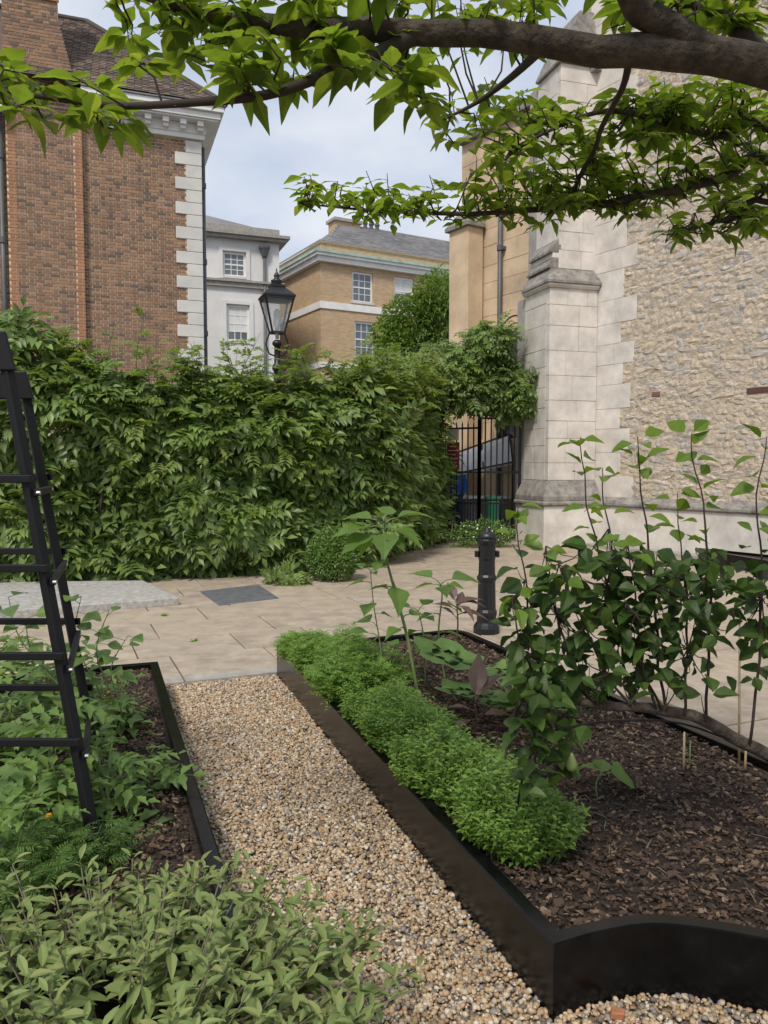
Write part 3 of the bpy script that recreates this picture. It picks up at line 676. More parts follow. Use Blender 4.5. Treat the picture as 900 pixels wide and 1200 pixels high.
# ------------------------------------------------------------------ brick house on the left
K = V3((-4.56, 20.0, 0)); hu = V3((-1, -.36, 0)).normalized(); hv = V3((-hu.y, hu.x, 0))
if hv.y < 0: hv = -hv
HF = (K, hu, hv); HT = 9.62; HL = 9.0
house = thing('brick_house', 'red brick house with white quoins, modillion cornice and tall chimney breast', 'house', K)
mb = MB(); mb.fbox(HF, (.012,.012,-.02), (HL,7.5,HT)); mb.build('wall_core', M['mortar'], house)
mb = MB(); mb.fbox(HF, (2.762,-.128,-.02), (4.378,.011,HT+.3)); mb.build('chimney_breast_core', M['mortar'], house)
bt = (np.array([(0,0,0),(1,0,0),(1,0,1),(0,0,1),(0,1,0),(1,1,0),(1,1,1),(0,1,1)], float), np.array([(0,1,2,3),(0,4,5,1),(3,2,6,7),(0,3,7,4),(1,5,6,2)]))
Rh = np.array([list(hu), list(hv), [0,0,1]]).T
def bricks(u0, u1, z0, z1, v0, skip=None, r0=0):
    """flemish bond: headers centred on the stretchers of the next course"""
    P, S = [], []; z = z0; r = r0
    while z < z1 - .03:
        u = u0 - (.16875 if r % 2 else 0); k = 0
        while u < u1 - .03:
            w = .225 if k % 2 == 0 else .1125; a_, e = max(u, u0), min(u + w, u1)
            if e - a_ > .035 and not (skip and skip(.5*(a_+e), z)):
                ja, je = (0 if a_ == u0 else .008), (0 if e == u1 else .008); P.append((a_+ja, v0 + random.uniform(-.002,.002), z+.009)); S.append((e-a_-ja-je, .010, .057))
            u += w; k += 1
        z += .075; r += 1
    return P, S
def brick_obj(name, P, S, m):
    Pw = np.array([list(K + hu*p[0] + hv*p[1] + V3((0,0,p[2]))) for p in P])
    return stuff(merged(name, [bt], Pw, np.repeat(Rh[None], len(P), 0), np.array(S), m, house, False))
brick_obj('brickwork', *bricks(0, 2.75, 2.4, HT, 0, skip=lambda u, z: u < .42), M['brick'])
brick_obj('brickwork', *bricks(4.38, HL, 2.4, HT, 0), M['brick'])
brick_obj('brickwork', *bricks(2.95, 4.18, 2.4, HT+.3, -.14), M['brick'])
P1, S1 = bricks(2.75, 2.95, 2.4, HT+.3, -.14); P2, S2 = bricks(4.18, 4.38, 2.4, HT+.3, -.14)
brick_obj('corner_brickwork', P1+P2, S1+S2, M['brick_orange'])
# chimney stack with a sloping shoulder
CT = 14.6
mb = MB(); mb.prism([K + hu*a - hv*.135 + V3((0,0,z)) for a, z in ((2.77,HT+.303),(2.77,9.98),(3.24,11.9),(3.24,CT),(4.37,CT),(4.37,HT+.303))], hv*1.0); mb.build('chimney_core', M['mortar'], house)
def ledge(z): return 2.75 if z < 9.98 else min(3.22, 2.75 + (z-9.98)*.247)
PP, SS = [], []
z = HT + .303; r = 0
while z < CT:
    p, s = bricks(ledge(z), 4.39, z, z+.07, -.15, r0=r); sh = .06*(r % 2)
    PP += p; SS += s; z += .075; r += 1
brick_obj('chimney_brickwork', PP, SS, M['brick'])
mb = MB(); mb.fbox(HF, (3.14,-.23,CT-.5), (4.47,.95,CT-.3)); mb.fbox(HF, (3.18,-.19,12.25), (4.43,-.14,12.33)); mb.build('chimney_band', M['brick_orange'], house)
# quoins
z = 2.4; k = 0
while z < HT - .1:
    w = .62 if k % 2 == 0 else .36; mb = MB()
    mb.fbox(HF, (-.025,-.03,z+.004), (w,.30 if k%2 else .5,z+.296)); mb.build('quoin', M['white_stone'], house, bevel=.012); z += .3; k += 1
# cornice in layers, wrapping the corner, with modillions
def corn(z0, z1, pr, m=M['white_paint'], name='cornice', u1=2.745):
    mb = MB(); mb.fbox(HF, (-pr,-pr,z0), (u1,.05,z1)); mb.fbox(HF, (-pr,.0502,z0), (.05,7.5,z1)); return mb.build(name, m, house, bevel=.01)
corn(HT+.003, HT+.12, .10); corn(HT+.123, HT+.36, .12); corn(HT+.363, HT+.40, .40); corn(HT+.403, HT+.55, .44); corn(HT+.553, HT+.68, .52); corn(HT+.683, HT+.72, .56, M['lead'], 'gutter')
for k in range(7):
    mb = MB(); u0 = -.05 + k*.41; mb.fbox(HF, (u0,-.34,HT+.24), (u0+.15,-.121,HT+.3625)); mb.fbox(HF, (u0+.01,-.26,HT+.16), (u0+.14,-.121,HT+.2395)); mb.build('modillion', M['white_paint'], house, bevel=.008)
# left of the chimney the same cornice
mb = MB(); mb.fbox(HF, (4.40,-.44,HT+.003), (HL,.05,HT+.68)); mb.build('cornice', M['white_paint'], house, bevel=.01)
# roof: hipped, with courses of tiles
EZ = HT + .72; pitch = math.atan2(2.9, 3.1); rz = EZ + 2.95
def RPnt(u, v, z): return K + hu*u + hv*v + V3((0,0,z))
ov = .55; dpt = 3.15
mb = MB()
mb.add([RPnt(-ov,-ov,EZ),RPnt(HL,-ov,EZ),RPnt(HL,dpt-ov,rz),RPnt(dpt-ov,dpt-ov,rz),RPnt(-ov,7.0,EZ),RPnt(HL,7.0,EZ)], [(0,1,2,3),(0,3,4),(3,2,5,4)])
mb.build('roof', M['roof_tile'], house)
slope = V3((0,0,0)) + hv*dpt + V3((0,0,rz-EZ)); SLn = slope.length; sd = slope.normalized(); nrm = hu.cross(sd); nrm = nrm if nrm.z > 0 else -nrm
TP, TS = [], []; q = 0; t = 0.
tR = np.array([list(hu), list((sd - nrm*.12).normalized()), list(nrm)]).T
while t < SLn:
    f = t/SLn; u0 = -ov + dpt*f; u = u0 + (.08 if q % 2 else 0)
    while u < 4.0:
        TP.append(list(RPnt(u, -ov, EZ) + sd*t + nrm*(.028 + random.uniform(-.004,.006)))); TS.append((.155, .15, .014)); u += .163
    t += .105; q += 1
tt = (bt[0] - np.array([0,0,.5]), np.array([(0,3,2,1),(4,5,6,7),(0,1,5,4),(1,2,6,5),(2,3,7,6),(3,0,4,7)]))
tt = (np.array([(0,0,0),(1,0,0),(1,1,0),(0,1,0),(0,0,1),(1,0,1),(1,1,1),(0,1,1)], float), tt[1])
roof = bpy.data.objects.get('roof')
stuff(merged('roof_tiles', [tt], np.array(TP), np.repeat(tR[None], len(TP), 0), np.array(TS), M['roof_tile'], house, False))
mb = MB(); mb.tube([RPnt(-ov,-ov,EZ+.02), RPnt(dpt-ov,dpt-ov,rz+.04), RPnt(6,dpt-ov,rz+.04)], .09, 8); mb.build('ridge_tiles', M['roof_tile'], house)
# drainpipes
for s, vv, lab in ((4.50,-.09,'dark downpipe left of the chimney breast on the brick house'), (-.10,.35,'dark downpipe tucked behind the quoined corner of the brick house')):
    c = K + hu*s + hv*vv
    dp = thing('drainpipe', lab, 'drainpipe', (c.x, c.y, 0)); mb = MB(); mb.tube([c + V3((0,0,-.02)), c + V3((0,0,HT-.02))], .055, 10); mb.build('pipe', M['pipe'], dp, True)
    for zq in (3, 4.9, 6.7, 8.6): mb = MB(); mb.tube([c + V3((0,0,zq)), c + V3((0,0,zq+.13))], .075, 10); mb.build('collar', M['pipe'], dp)

# sash window with frame, glazing bars, pane and sill
def sash(root, fr, u, z0, w, h, nx, ny, blind=0., sill=True, fm=M['white_paint']):
    o, uu, vv = fr; t = .07
    mb = MB()
    mb.fbox(fr, (u-w/2-.09,-.03,z0-.05), (u-w/2,.03,z0+h+.09)); mb.fbox(fr, (u+w/2,-.03,z0-.05), (u+w/2+.09,.03,z0+h+.09))
    mb.fbox(fr, (u-w/2,-.03,z0+h), (u+w/2,.03,z0+h+.09)); mb.fbox(fr, (u-w/2,-.03,z0-.05), (u+w/2,.03,z0))
    wd = mb.build('window', fm, root)
    mb = MB(); mb.fbox(fr, (u-w/2,-.004,z0), (u+w/2,-.001,z0+h)); mb.build('pane', M['glass'], wd)
    if blind: mb = MB(); mb.fbox(fr, (u-w/2,-.007,z0+h*(1-blind)), (u+w/2,-.0045,z0+h)); mb.build('blind', M['blind'], wd)
    mb = MB()
    for i in range(1, nx): x = u - w/2 + w*i/nx; mb.fbox(fr, (x-.014,-.016,z0), (x+.014,-.008,z0+h))
    for j in range(1, ny):
        zz = z0 + h*j/ny; q = .03 if j == ny//2 else .014; mb.fbox(fr, (u-w/2,-.020,zz-q), (u+w/2,-.0165,zz+q))
    mb.build('glazing_bars', fm, wd)
    if sill: mb = MB(); mb.fbox(fr, (u-w/2-.16,-.14,z0-.15), (u+w/2+.16,.02,z0-.058)); mb.build('sill', M['white_stone'], wd)

def holed_wall(name, fr, u1, z0, z1, holes, depth, m, root):
    us = sorted({0, u1, *[h[0] for h in holes], *[h[1] for h in holes]}); zs = sorted({z0, z1, *[h[2] for h in holes], *[h[3] for h in holes]})
    o, u, v = fr; mb = MB(); P = lambda a, b, z: o + u*a + v*b + V3((0,0,z))
    for i in range(len(us)-1):
        for j in range(len(zs)-1):
            cu, cz = (us[i]+us[i+1])/2, (zs[j]+zs[j+1])/2
            if any(h[0] < cu < h[1] and h[2] < cz < h[3] for h in holes): continue
            mb.add([P(us[i],0,zs[j]),P(us[i+1],0,zs[j]),P(us[i+1],0,zs[j+1]),P(us[i],0,zs[j+1])], [(0,1,2,3)])
    for a, b, c, d in holes:
        for q in ((a,c,a,d),(b,c,b,d),(a,c,b,c),(a,d,b,d)): mb.add([P(q[0],0,q[1]),P(q[2],0,q[3]),P(q[2],depth,q[3]),P(q[0],depth,q[1])], [(0,1,2,3)])
    me = mb.mesh(name, m); uv = me.uv_layers.new(name='UVMap')
    for p in me.polygons:
        for li in p.loop_indices:
            q = me.vertices[me.loops[li].vertex_index].co - o; uv.data[li].uv = (q.dot(u) + q.dot(v), q.z)
    return link(name, me, root)

# ------------------------------------------------------------------ white stucco building
WO = V3((-4.28, 32.6, 0)); gu = V3((-1, -.37, 0)).normalized(); gv = V3((-gu.y, gu.x, 0)); gv = gv if gv.y > 0 else -gv; GF = (WO, gu, gv)
wb = thing('stucco_building', 'pale stucco building between the brick house and the yellow brick block', 'building', WO)
mb = MB(); mb.fbox(GF, (0.001,.16,-.02), (9,9,10.6)); mb.fbox(GF, (0,.001,-.02), (.02,.159,10.6)); mb.build('wall', M['stucco'], wb)
holed_wall('facade', GF, 9, -.02, 10.6, [(1.36,2.28,9.16,10.12),(1.24,2.16,6.60,8.04)], .15, M['stucco'], wb)
mb = MB(); mb.fbox(GF, (-.28,-.28,10.603), (9,9,10.72)); mb.fbox(GF, (-.38,-.38,10.723), (9,9,10.84)); mb.fbox(GF, (-.02,-.02,10.843), (9,9,11.15)); mb.build('cornice', M['kerb'], wb)
mb = MB(); mb.fbox(GF, (-.12,-.12,8.72), (9,-.001,8.9)); mb.fbox(GF, (-.2,-.2,8.903), (9,-.001,8.99)); mb.build('string_course', M['kerb'], wb)
o, u, v = GF; P = lambda a, b, z: o + u*a + v*b + V3((0,0,z))
mb = MB(); mb.add([P(.3,.3,11.153),P(9,.3,11.153),P(9,4.5,13.2),P(5,4.5,13.2),P(.3,9,11.153),P(9,9,11.153)], [(0,1,2,3),(0,3,4),(3,2,5,4)]); mb.build('roof', M['slate'], wb)
for k, (s, z0, z1, bl) in enumerate(((1.82,9.22,10.02,0.0),(1.70,6.66,7.94,.75))):
    mb = MB()
    for q in ((-.62,-.47,-.18,.25),(.47,.62,-.18,.25)): mb.fbox(GF, (s+q[0],-.05,z0+q[2]), (s+q[1],-.002,z1+q[3]))
    mb.fbox(GF, (s-.4695,-.05,z1+.11), (s+.4695,-.002,z1+.25)); mb.build('window_surround', M['stucco'], wb)
    sash(wb, (WO + gv*.10, gu, gv), s, z0, .74, z1-z0, 3, 4, bl)
c = WO + gu*.62 - gv*.1
dp = thing('drainpipe', 'grey downpipe with rainwater hopper on the stucco building', 'drainpipe', (c.x, c.y, 0))
mb = MB(); mb.tube([c + V3((0,0,-.02)), c + V3((0,0,10.0))], .065, 8); mb.build('pipe', M['pipe'], dp, True)
mb = MB(); mb.lathe(c, [(.08,9.95),(.12,10.02),(.2,10.3),(.22,10.32),(.22,10.42),(.1,10.42)], 8); mb.build('hopper', M['pipe'], dp)

# ------------------------------------------------------------------ yellow brick building
YO = V3((-2.78, 35, 0)); yu = V3((1, .57, 0)).normalized(); yv = V3((-yu.y, yu.x, 0)); YF = (YO, yu, yv)
yb = thing('yellow_brick_building', 'yellow brick building with white bands, green copper gutter and slate roof', 'building', YO)
def uvbox(name, fr, a, b, m, root):
    mb = MB(); mb.fbox(fr, a, b); me = mb.mesh(name, m); uv = me.uv_layers.new(name='UVMap'); o, u, v = fr
    for p in me.polygons:
        for li in p.loop_indices:
            q = me.vertices[me.loops[li].vertex_index].co - o; n = p.normal
            uv.data[li].uv = ((q.dot(u) if abs(n.dot(v)) > .5 else q.dot(v)), q.z)
    return link(name, me, root)
YW = ((2.09,9.02,10.2,0),(4.28,9.12,10.22,.6),(2.2,6.6,8.0,0),(4.6,6.6,8.0,.4),(7.2,9.1,10.2,0),(7.2,6.6,8.0,0))
uvbox('wall', YF, (0,.16,-.02), (17,10,10.5), M['yellow_brick'], yb); uvbox('wall', YF, (0,.001,-.02), (.02,.159,10.5), M['yellow_brick'], yb)
holed_wall('facade', YF, 17, -.02, 10.5, [(a-.535,a+.535,b-.055,c+.095) for a, b, c, _ in YW], .15, M['yellow_brick'], yb)
uvbox('parapet', YF, (.05,.05,10.96), (17,10,11.4), M['yellow_brick'], yb)
def wrap(z0, z1, pr, m, name):
    mb = MB(); mb.fbox(YF, (-pr,-pr,z0), (17,.0,z1)); mb.fbox(YF, (-pr,.0005,z0), (0,10,z1)); return mb.build(name, m, yb)
wrap(10.503,10.72,.22,M['white_paint'],'cornice'); wrap(10.723,10.84,.34,M['white_paint'],'cornice'); wrap(10.843,10.957,.40,M['verdigris'],'gutter')
mb = MB(); mb.fbox(YF, (0,0,10.501), (17,10,10.955)); mb.build('cornice_core', M['white_paint'], yb)
wrap(11.403,11.46,.04,M['kerb'],'coping'); wrap(8.5,8.8,.05,M['white_paint'],'band'); wrap(5.9,6.15,.05,M['white_paint'],'band')
for s, z0, z1, bl in YW:
    sash(yb, (YO + yv*.10, yu, yv), s, z0, .88, z1-z0, 3, 4, bl)
o, u, v = YF; P = lambda a, b, z: o + u*a + v*b + V3((0,0,z))
mb = MB(); mb.add([P(.4,.4,11.3),P(17,.4,11.3),P(17,5,13.7),P(3.2,4.2,13.7),P(.4,9.5,11.3),P(17,9.5,11.3)], [(0,1,2,3),(0,3,4),(3,2,5,4)]); mb.build('roof', M['slate'], yb)
s1 = P(17,.4,11.3) - P(.4,.4,11.3); 
rb = [V3(p) for p in (P(.4,.4,11.3), P(3.2,4.2,13.7))]
TP, TS = [], []; rs = (P(17,5,13.7) - P(17,.4,11.3)); 
n1 = yu; rdir = (V3((0,0,0)) + yv*4.2 + V3((0,0,2.4))).normalized(); rn = n1.cross(rdir); rn = rn if rn.z > 0 else -rn
sR = np.array([list(yu), list((rdir - rn*.05).normalized()), list(rn)]).T; t = 0; q = 0; RL = math.hypot(4.2, 2.4)
while t < RL - .1:
    f = t/RL; x = .4 + 2.8*f + (.15 if q % 2 else 0)
    while x < 12:
        TP.append(list(P(x, .4, 11.3) + rdir*t + rn*(.035 + .12*f + random.uniform(0,.006)))); TS.append((.29,.30,.012)); x += .30
    t += .21; q += 1
stuff(merged('roof_slates', [tt], np.array(TP), np.repeat(sR[None], len(TP), 0), np.array(TS), M['slate'], yb, False))
uvbox('chimney', (P(2.7,4.0,0), yu, yv), (0,0,12.6), (1.4,.8,13.75), M['yellow_brick'], yb)
mb = MB(); mb.fbox((P(2.7,4.0,0), yu, yv), (-.1,-.1,13.753), (1.5,.9,13.9)); mb.build('chimney_cap', M['kerb'], yb)
for i in range(3):
    c = P(4.6+.35*i, 4.4, 13.3); mb = MB(); mb.lathe(c, [(.1,0),(.1,.6),(.14,.65),(.12,.75),(.09,.8)], 8); mb.build('chimney_pot', M['pipe'], yb)
# bracket lantern on that facade
c = YO + yu*5.75 - yv*.35 + V3((0,0,9.3))
wl_ = thing('wall_lantern', 'small black bracket lantern on the yellow brick facade', 'lantern', c)
mb = MB(); mb.lathe(c, [(.10,.0),(.2,.55),(.21,.57),(.06,.78),(.04,.85),(.01,.9)], 6); mb.build('lantern_body', M['iron'], wl_)
mb = MB(); mb.tube([c + V3((0,0,.02)), c + yv*.2 + V3((0,0,-.15)), c + yv*.35 + V3((0,0,-.1))], .025, 6); mb.build('bracket', M['iron'], wl_)

# ------------------------------------------------------------------ garden wall under the wisteria, pier, gate
HW = [V3((-9.0, 9.35, 0)), V3((-2.9, 11.3, 0)), V3((-.50, 12.55, 0)), V3((.30, 14.6, 0)), V3((1.05, 16.95, 0))]
gw = thing('garden_wall', 'low dark brick wall with stone coping under the wisteria', 'wall', HW[2])
for i in range(4):
    a, b = HW[i], HW[i+1]; u = (b-a).normalized(); L = (b-a).length; fr = (a, u, V3((-u.y,u.x,0)))
    mb = MB(); mb.fbox(fr, (0,0,-.02), (L,.22,.62)); mb.build('wall_core', M['joint'], gw)
    Rw = np.array([list(u), list(fr[2]), [0,0,1]]).T; P, S = [], []
    for r in range(8):
        x = (.1125 if r % 2 else 0)
        while x < L - .2: P.append(list(a + u*(x+.005) - fr[2]*.012 + V3((0,0,r*.077+.004)))); S.append((.215,.012,.067)); x += .225
    stuff(merged('brickwork', [bt], np.array(P), np.repeat(Rw[None], len(P), 0), np.array(S), M['garden_brick'], gw, False))
    x = 0
    while x < L - .3: mb = MB(); mb.fbox(fr, (x+.004,-.06,.623), (min(x+.9,L)-.004,.28,.70)); mb.build('coping_stone', M['kerb'], gw, bevel=.01); x += .9
# railings on the wall, mostly buried in leaves
rl = thing('railings', 'black iron railings standing on the low brick wall inside the wisteria', 'railings', HW[2] + V3((0,0,.7)))
for i in range(4):
    a, b = HW[i] , HW[i+1]; u = (b-a).normalized(); n_ = V3((-u.y,u.x,0))*.11; L = (b-a).length
    for zq in (.85, 1.9): mb = MB(); mb.bar(a + n_ + V3((0,0,zq)), b + n_ + V3((0,0,zq)), .03, .03); mb.build('rail', M['iron'], rl)
    x = .1
    while x < L:
        p = a + u*x + n_; mb = MB(); mb.bar(p + V3((0,0,.69)), p + V3((0,0,2.05)), .02, .02); mb.build('bar', M['iron'], rl); x += .16
pr = thing('brick_pier', 'short dark brick pier at the end of the garden wall beside the box bush', 'pier', V3((-.22,12.75,0)))
pfr = (V3((-.42,12.4,0)), V3((1,.45,0)).normalized(), V3((-.45,1,0)).normalized())
mb = MB(); mb.fbox(pfr, (.012,.012,-.02), (.45,.45,.72)); mb.build('pier_core', M['joint'], pr)
for r in range(9):
    for k in range(3):
        x0 = k*.225 - (.1125 if r % 2 else 0); x1 = min(x0+.215, .46); x0 = max(x0, 0)
        if x1 - x0 < .04: continue
        mb = MB(); mb.fbox(pfr, (x0,0,r*.079+.004), (x1,.1,r*.079+.071)); mb.build('brick', M['garden_brick'], pr, bevel=.004)
mb = MB(); mb.fbox(pfr, (-.04,-.04,.723), (.50,.5,.80)); mb.build('coping_stone', M['kerb'], pr, bevel=.01)

G0, G1, G2 = V3((1.20,16.85,0)), V3((1.98,16.35,0)), V3((2.86,16.55,0))
def gate_leaf(label, a, b, top, n, ornate):
    t = thing('iron_gate', label, 'gate', a, 'gates beside the church'); u = (b-a).normalized(); L = (b-a).length
    for x in (0, L): mb = MB(); mb.bar(a + u*x + V3((0,0,-.01)), a + u*x + V3((0,0,top+.12)), .07, .07); mb.build('post', M['iron'], t)
    for zq in (.12, .80, 1.45, top-.05): mb = MB(); mb.bar(a + u*.03 + V3((0,0,zq)), b - u*.03 + V3((0,0,zq)), .02, .04); mb.build('rail', M['iron'], t)
    for k in range(1, n):
        p = a + u*L*k/n; mb = MB(); mb.tube([p + V3((0,0,.05)), p + V3((0,0,top+.02)), p + V3((0,0,top+.10))], [.016,.016,.003], 6); mb.build('bar', M['iron'], t)
    for k in range(n):
        p = a + u*L*(k+.5)/n; mb = MB(); mb.tube([p + V3((0,0,.05)), p + V3((0,0,.80)), p + V3((0,0,.9))], [.012,.012,.002], 6); mb.build('dog_bar', M['iron'], t)
    if ornate:
        for k in range(3):
            c = a + u*L*(k+.5)/3 + V3((0,0,top+.22)); mb = MB()
            mb.tube([c + u*(.10*math.cos(q*.5))*(1-q*.045) + V3((0,0,.10*math.sin(q*.5)*(1-q*.045))) for q in range(18)], .009, 5); mb.build('scroll', M['iron'], t)
    return t
gl1 = gate_leaf('black iron gate leaf carrying a notice and a dark red sign', G0, G1, 2.42, 7, True)
gl2 = gate_leaf('black iron railing leaf between the gate post and the church buttress', G1, G2, 2.62, 7, False)
gu_ = (G1-G0).normalized(); gn = V3((gu_.y, -gu_.x, 0)); gn = gn if gn.y < 0 else -gn
c = G0 + gu_*.33 + gn*.03
sg = thing('gate_sign', 'dark red sign board with rows of pale lettering on the gate', 'sign', c + V3((0,0,1.5)))
mb = MB(); mb.fbox((c, gu_, gn), (-.15,0,1.50), (.15,.012,2.08)); mb.build('board', M['redsign'], sg)
for k in range(6):
    mb = MB(); w = (.11,.09,.12,.07,.11,.08)[k]; mb.fbox((c, gu_, gn), (-w,.0125,1.56+k*.085), (w,.0145,1.575+k*.085)); mb.build('text_line', M['paper'], sg)
nt = thing('gate_notice', 'small pale notice plate above the red sign on the gate', 'notice', c + V3((0,0,2.1)))
mb = MB(); mb.fbox((c, gu_, gn), (-.13,0,2.12), (.13,.012,2.36)); mb.build('board', M['paper'], nt)

# ------------------------------------------------------------------ things in the street behind the gate
st = thing('market_stall', 'white canvas stall canopy on a black frame behind the gate', 'stall', V3((2.2,17.6,-.012)))
a, b, c2, d2 = PX(532,557,17.3), PX(601,543,17.2), PX(597,510,17.75), PX(532,533,18.1)
mb = MB(); mb.add([a,b,c2,d2,a-V3((0,0,.02)),b-V3((0,0,.02)),c2-V3((0,0,.02)),d2-V3((0,0,.02))], [(0,1,2,3),(7,6,5,4),(0,4,5,1),(1,5,6,2),(2,6,7,3),(3,7,4,0)]); mb.build('canopy', M['canvas'], st)
for p, q in ((a,b),(b,c2),(c2,d2),(d2,a),(a.lerp(b,.5),d2.lerp(c2,.5))):
    mb = MB(); mb.bar(p + V3((0,0,.03)), q + V3((0,0,.03)), .035, .035); mb.build('frame_bar', M['iron'], st)
for p in (a,b,c2,d2): mb = MB(); mb.bar(V3((p.x,p.y,-.012)), p, .04, .04); mb.build('post', M['iron'], st)
mb = MB(); mb.box((a.x+.05,17.5,-.012), (b.x-.05,17.95,.85)); mb.build('counter', M['pipe'], st, bevel=.02)
mb = MB(); mb.box((a.x,17.45,.853), (b.x,18.0,.9)); mb.build('counter_top', M['canvas'], st)
db = thing('display_board', 'white display board standing behind the gate beside the person', 'board', V3((1.25,17.9,-.012)))
mb = MB(); mb.box((1.05,17.9,1.25), (1.45,17.93,2.15)); mb.build('panel', M['canvas'], db)
for x in (1.08, 1.42): mb = MB(); mb.box((x-.015,17.931,-.012), (x+.015,17.96,2.1)); mb.build('leg', M['iron'], db)
bn = thing('green_bin', 'green plastic bin standing in front of the white stall', 'bin', V3((2.38,17.1,-.012)))
mb = MB(); mb.prism([V3((2.25,17.0,-.012)),V3((2.52,17.0,-.012)),V3((2.52,17.26,-.012)),V3((2.25,17.26,-.012))], (0,0,.85)); mb.build('body', M['greenplastic'], bn, bevel=.04)
mb = MB(); mb.box((2.23,16.98,.842), (2.54,17.28,.92)); mb.build('lid', M['greenplastic'], bn, bevel=.02)
# pavement and low kerb of the street
mb = MB(); mb.box((-.4,27.5,-.012), (14,32,.11)); struct(mb.build('pavement', M['kerb']))
# person in blue seen through the bars
pc = V3((1.56, 17.45, -.012))
pe = thing('person', 'person in a blue jacket and dark trousers walking behind the gate', 'person', pc)
def skin(name, verts, edges, rad, m, root, sub=1):
    me = bpy.data.meshes.new(name); me.from_pydata([tuple(pc + V3(v)) for v in verts], edges, []); me.materials.append(m)
    o = link(name, me, root); o.modifiers.new('skin', 'SKIN'); s = o.modifiers.new('sub', 'SUBSURF'); s.levels = sub; s.render_levels = sub
    for i, r in enumerate(rad): me.skin_vertices[0].data[i].radius = (r, r) if not isinstance(r, tuple) else r
    me.skin_vertices[0].data[0].use_root = True
    return o
body_v = [(0,0,.92),(0,0,1.10),(0,.0,1.32),(0,0,1.45),(0,-.01,1.52),(0,-.02,1.62),(0,-.02,1.70), (.19,0,1.40),(.25,.02,1.14),(.22,-.14,.93),(.21,-.20,.86), (-.19,0,1.40),(-.25,.03,1.14),(-.26,-.06,.90),(-.26,-.10,.82),
          (.09,0,.88),(.11,-.05,.50),(.11,.02,.09),(.11,-.14,.04), (-.09,0,.88),(-.10,.06,.50),(-.10,.18,.10),(-.10,.04,.04)]
body_e = [(0,1),(1,2),(2,3),(3,4),(4,5),(5,6),(2,7),(7,8),(8,9),(9,10),(2,11),(11,12),(12,13),(13,14),(0,15),(15,16),(16,17),(17,18),(0,19),(19,20),(20,21),(21,22)]
body_r = [.15,.145,.16,.09,.055,.095,.075,.065,.052,.04,.04,.065,.052,.04,.04,.095,.065,.045,.035,.095,.065,.045,.035]
skin('body', body_v, body_e, body_r, M['skin'], pe, 2)
skin('jacket', [(0,0,.86),(0,0,1.10),(0,0,1.32),(0,0,1.43),(.19,0,1.40),(.25,.02,1.14),(.22,-.13,.95),(-.19,0,1.40),(-.25,.03,1.14),(-.26,-.05,.92)], [(0,1),(1,2),(2,3),(2,4),(4,5),(5,6),(2,7),(7,8),(8,9)], [.185,.175,.185,.10,.085,.07,.055,.085,.07,.055], M['bluecloth'], pe, 2)
skin('trousers', [(0,0,.90),(.09,0,.86),(.11,-.05,.50),(.11,.02,.10),(-.09,0,.86),(-.10,.06,.50),(-.10,.18,.11)], [(0,1),(1,2),(2,3),(0,4),(4,5),(5,6)], [.165,.11,.082,.062,.11,.082,.062], M['darkcloth'], pe, 2)
skin('hair', [(0,.015,1.60),(0,.01,1.68),(0,-.01,1.74)], [(0,1),(1,2)], [.098,.105,.07], M['hair'], pe, 2)

# ------------------------------------------------------------------ street lantern behind the hedge
lc = PX(325, 420, 13.6); lc = V3((lc.x, lc.y, 0))
lm = thing('lamp_post', 'black gas style street lantern on a post rising behind the wisteria', 'street lamp', lc)
mb = MB(); mb.lathe(lc, [(.16,-.012),(.16,.35),(.12,.4),(.09,.5),(.075,.9),(.065,3.2),(.09,3.24),(.09,3.3),(.055,3.34),(.05,3.62),(.085,3.66),(.085,3.7),(.04,3.74)], 14); mb.build('post', M['iron'], lm, True)
Zb, Zt, wb_, wt_ = 3.86, 4.42, .105, .24
cs = [(-1,-1),(1,-1),(1,1),(-1,1)]; ang = math.radians(20)
def rc(sx, sy, w, z): x, y = sx*w, sy*w; return lc + V3((x*math.cos(ang)-y*math.sin(ang), x*math.sin(ang)+y*math.cos(ang), z))
mb = MB()
for i in range(4):
    mb.bar(rc(*cs[i],wb_,Zb), rc(*cs[i],wt_,Zt), .025); mb.bar(rc(*cs[i],wb_,Zb), rc(*cs[(i+1)%4],wb_,Zb), .03); mb.bar(rc(*cs[i],wt_,Zt), rc(*cs[(i+1)%4],wt_,Zt), .035)
mb.build('lantern_frame', M['iron'], lm)
for i in range(4):
    j = (i+1) % 4; mb = MB(); mb.add([rc(*cs[i],wb_-.005,Zb),rc(*cs[j],wb_-.005,Zb),rc(*cs[j],wt_-.005,Zt),rc(*cs[i],wt_-.005,Zt)], [(0,1,2,3)]); mb.build('pane', M['lampglass'], lm)
mb = MB(); R4 = lambda w, z: [rc(sx, sy, w, z) for sx, sy in cs]
lay = [R4(wt_+.03,Zt+.02),R4(wt_+.03,Zt+.05),R4(.12,Zt+.19),R4(.125,Zt+.21),R4(.125,Zt+.24)]
vs = [p for r in lay for p in r]; fs = [(3,2,1,0),(16,17,18,19)]
for k in range(4): fs += [(k*4+i,k*4+(i+1)%4,k*4+4+(i+1)%4,k*4+4+i) for i in range(4)]
mb.add(vs, fs); lroof = mb.build('lantern_roof', M['iron'], lm)
mb = MB(); mb.lathe(lc, [(.095,Zt+.241),(.08,Zt+.27),(.10,Zt+.295),(.10,Zt+.32),(.055,Zt+.345),(.04,Zt+.37),(.052,Zt+.395),(.04,Zt+.43),(.014,Zt+.47),(.01,Zt+.52)], 12); mb.build('finial', M['iron'], lroof, True)
mb = MB(); mb.lathe(lc, [(.03,Zb-.1),(.035,Zb+.1),(.06,Zb+.14),(.055,Zb+.36),(.02,Zb+.4)], 10); mb.build('burner', M['blind'], lm, True)
